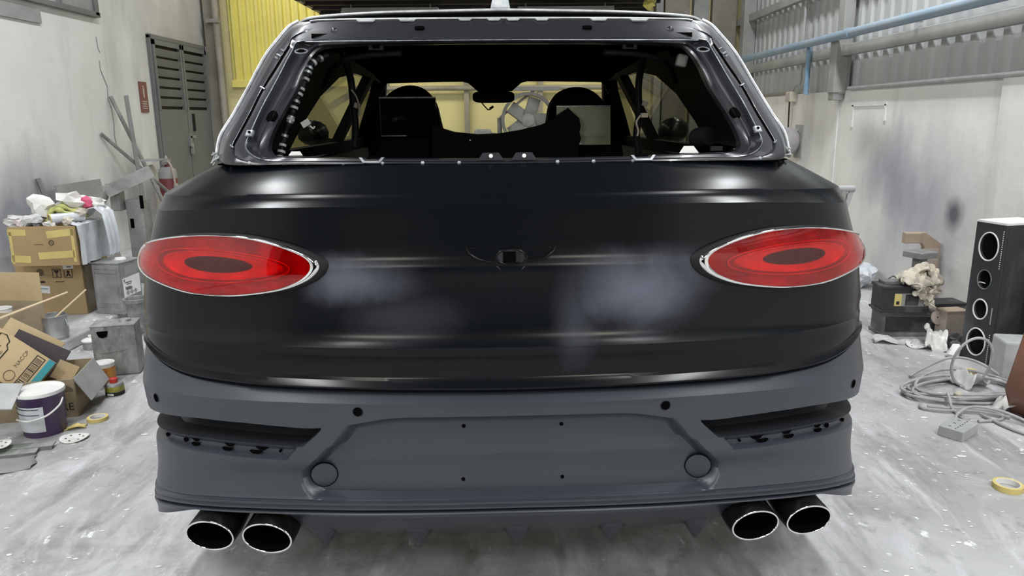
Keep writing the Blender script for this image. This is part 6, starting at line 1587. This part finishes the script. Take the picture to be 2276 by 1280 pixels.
t = thing('drop_pipe', 'short blue vertical drop pipe with a valve, crossing the long blue pipe', 'pipe', (XR - .10, 8.05, 1.66))
MB().tube([(0, 0, 0), (0, 0, .62)], .026, 12).build('pipe', mat('blue drop paint', (.16, .29, .42), .5, col2=(.26, .36, .44), scale=6), t, smooth=60)
MB().lathe([(.03, .56), (.034, .60), (.03, .66), (.022, .68), (.022, .71), (.001, .715)], 14).build('valve_cap', M['steel_paint'], t, smooth=50)
# bracket stand right of the car
t = thing('bracket_stand', 'grey folding bracket stand just past the right side of the car', 'stand', (2.34, 5.25, 0), R(0))
MB().tube([(0, 0, 0), (0, 0, .93)], .022, 10).build('post', M['steel_paint'], t, smooth=60)
MB().box((0, 0, .01), (.30, .30, .02)).build('foot', M['steel_paint'], t, bevel=.004)
MB().tube([(-.10, 0, .945), (.075, 0, .945)], .024, 12).build('top_bar', M['plastic_grey'], t, smooth=60)
MB().prism([(.03, -.02), (.075, .015), (.055, -.07), (.03, -.14), (.015, -.13)], .02, frame((0, .01, .93), (1, 0, 0), (0, 0, 1))).build('gusset', M['plastic_grey'], t)

# extractor machine in front of the yellow back wall (seen through the windscreen)
t = thing('extractor_fan', 'large round extractor fan on a frame, seen through the windscreen', 'fan', (0.22, 9.6, 0))
MB().lathe([(.30, -.12), (.34, -.12), (.34, .12), (.30, .12), (.30, -.12)], 32, (0, 0, 1.42), M=rotm(90, 0, 0)).build('shroud', M['stand_grey'], t, smooth=40)
for k in range(5):
    a = 2 * PI * k / 5
    MB().box((.16 * math.cos(a), 0, 1.42 + .16 * math.sin(a)), (.24, .03, .16), rotm(25, -math.degrees(a), 0)).build('blade', M['frame_grey'], t)
MB().lathe([(.001, -.08), (.07, -.07), (.08, .05), (.001, .06)], 20, (0, 0, 1.42), M=rotm(90, 0, 0)).build('hub', M['bare_metal'], t, smooth=40)
for sx_ in (-1, 1):
    MB().tube([(sx_ * .36, 0, 0), (sx_ * .36, 0, 1.45)], .03, 8).build('leg', M['stand_grey'], t, smooth=60)
MB().box((0, .0, 1.80), (.80, .10, .05)).build('top_bar', M['frame_grey'], t)
MB().tube([(-.36, 0, 1.45), (.1, 0, 1.80)], .018, 6).build('brace', M['frame_grey'], t)
MB().box((.50, 0, 1.38), (.12, .16, .34)).build('motor_box', M['frame_grey'], t, bevel=.02)
t = thing('swing_arm', 'dark swing arm beside the extractor fan, seen through the windscreen', 'arm', (-.38, 9.0, 0))
MB().tube([(0, 0, 0), (0, 0, 1.22)], .04, 10).build('post', M['stand_grey'], t, smooth=60)
MB().tube(spline([(-.33, 0, 1.17), (-.18, 0, 1.22), (.0, 0, 1.24), (.2, 0, 1.23)], 5), [.02 + .002 * i for i in range(16)], 8).build('arm', M['stand_grey'], t, smooth=60)
MB().box((.05, 0, 1.27), (.2, .1, .10)).build('head', M['bare_metal'], t, bevel=.02)
# yellow work light above the roof, right
t = thing('hanging_rag', 'yellow wrapped bundle hanging under the storage deck', 'bundle', (1.67, 9.4, 2.80))
crumple('bundle', None, None, (0, 0, -.03), (.20, .14, .16), M['yellow'], 101, parent=t, amp=.25)
MB().tube([(.03, 0, -.02), (.03, 0, .11)], .01, 6).build('strap', M['ink'], t)

# flakes of dried paint and dust on the floor
rnd = random.Random(77); mb = MB()
for k in range(420):
    if rnd.random() < .75: x, y = rnd.uniform(1.15, 2.6), rnd.uniform(2.1, 4.6)
    else: x, y = rnd.uniform(-2.6, -1.15), rnd.uniform(2.1, 4.2)
    s_ = rnd.uniform(.0015, .006) * (2.0 if rnd.random() < .07 else 1); a = rnd.uniform(0, 6)
    pts = [(x + s_ * (1 + .5 * rnd.random()) * math.cos(a + q * PI * 2 / 5) * 1.6, y + s_ * (1 + .5 * rnd.random()) * math.sin(a + q * PI * 2 / 5), .0015) for q in range(5)]
    mb.add(pts, [(0, 1, 2, 3, 4)])
o = mb.build('paint_flakes', M['white'], None); tag(o, 'white paint flakes scattered over the concrete floor', 'flakes', kind='stuff')
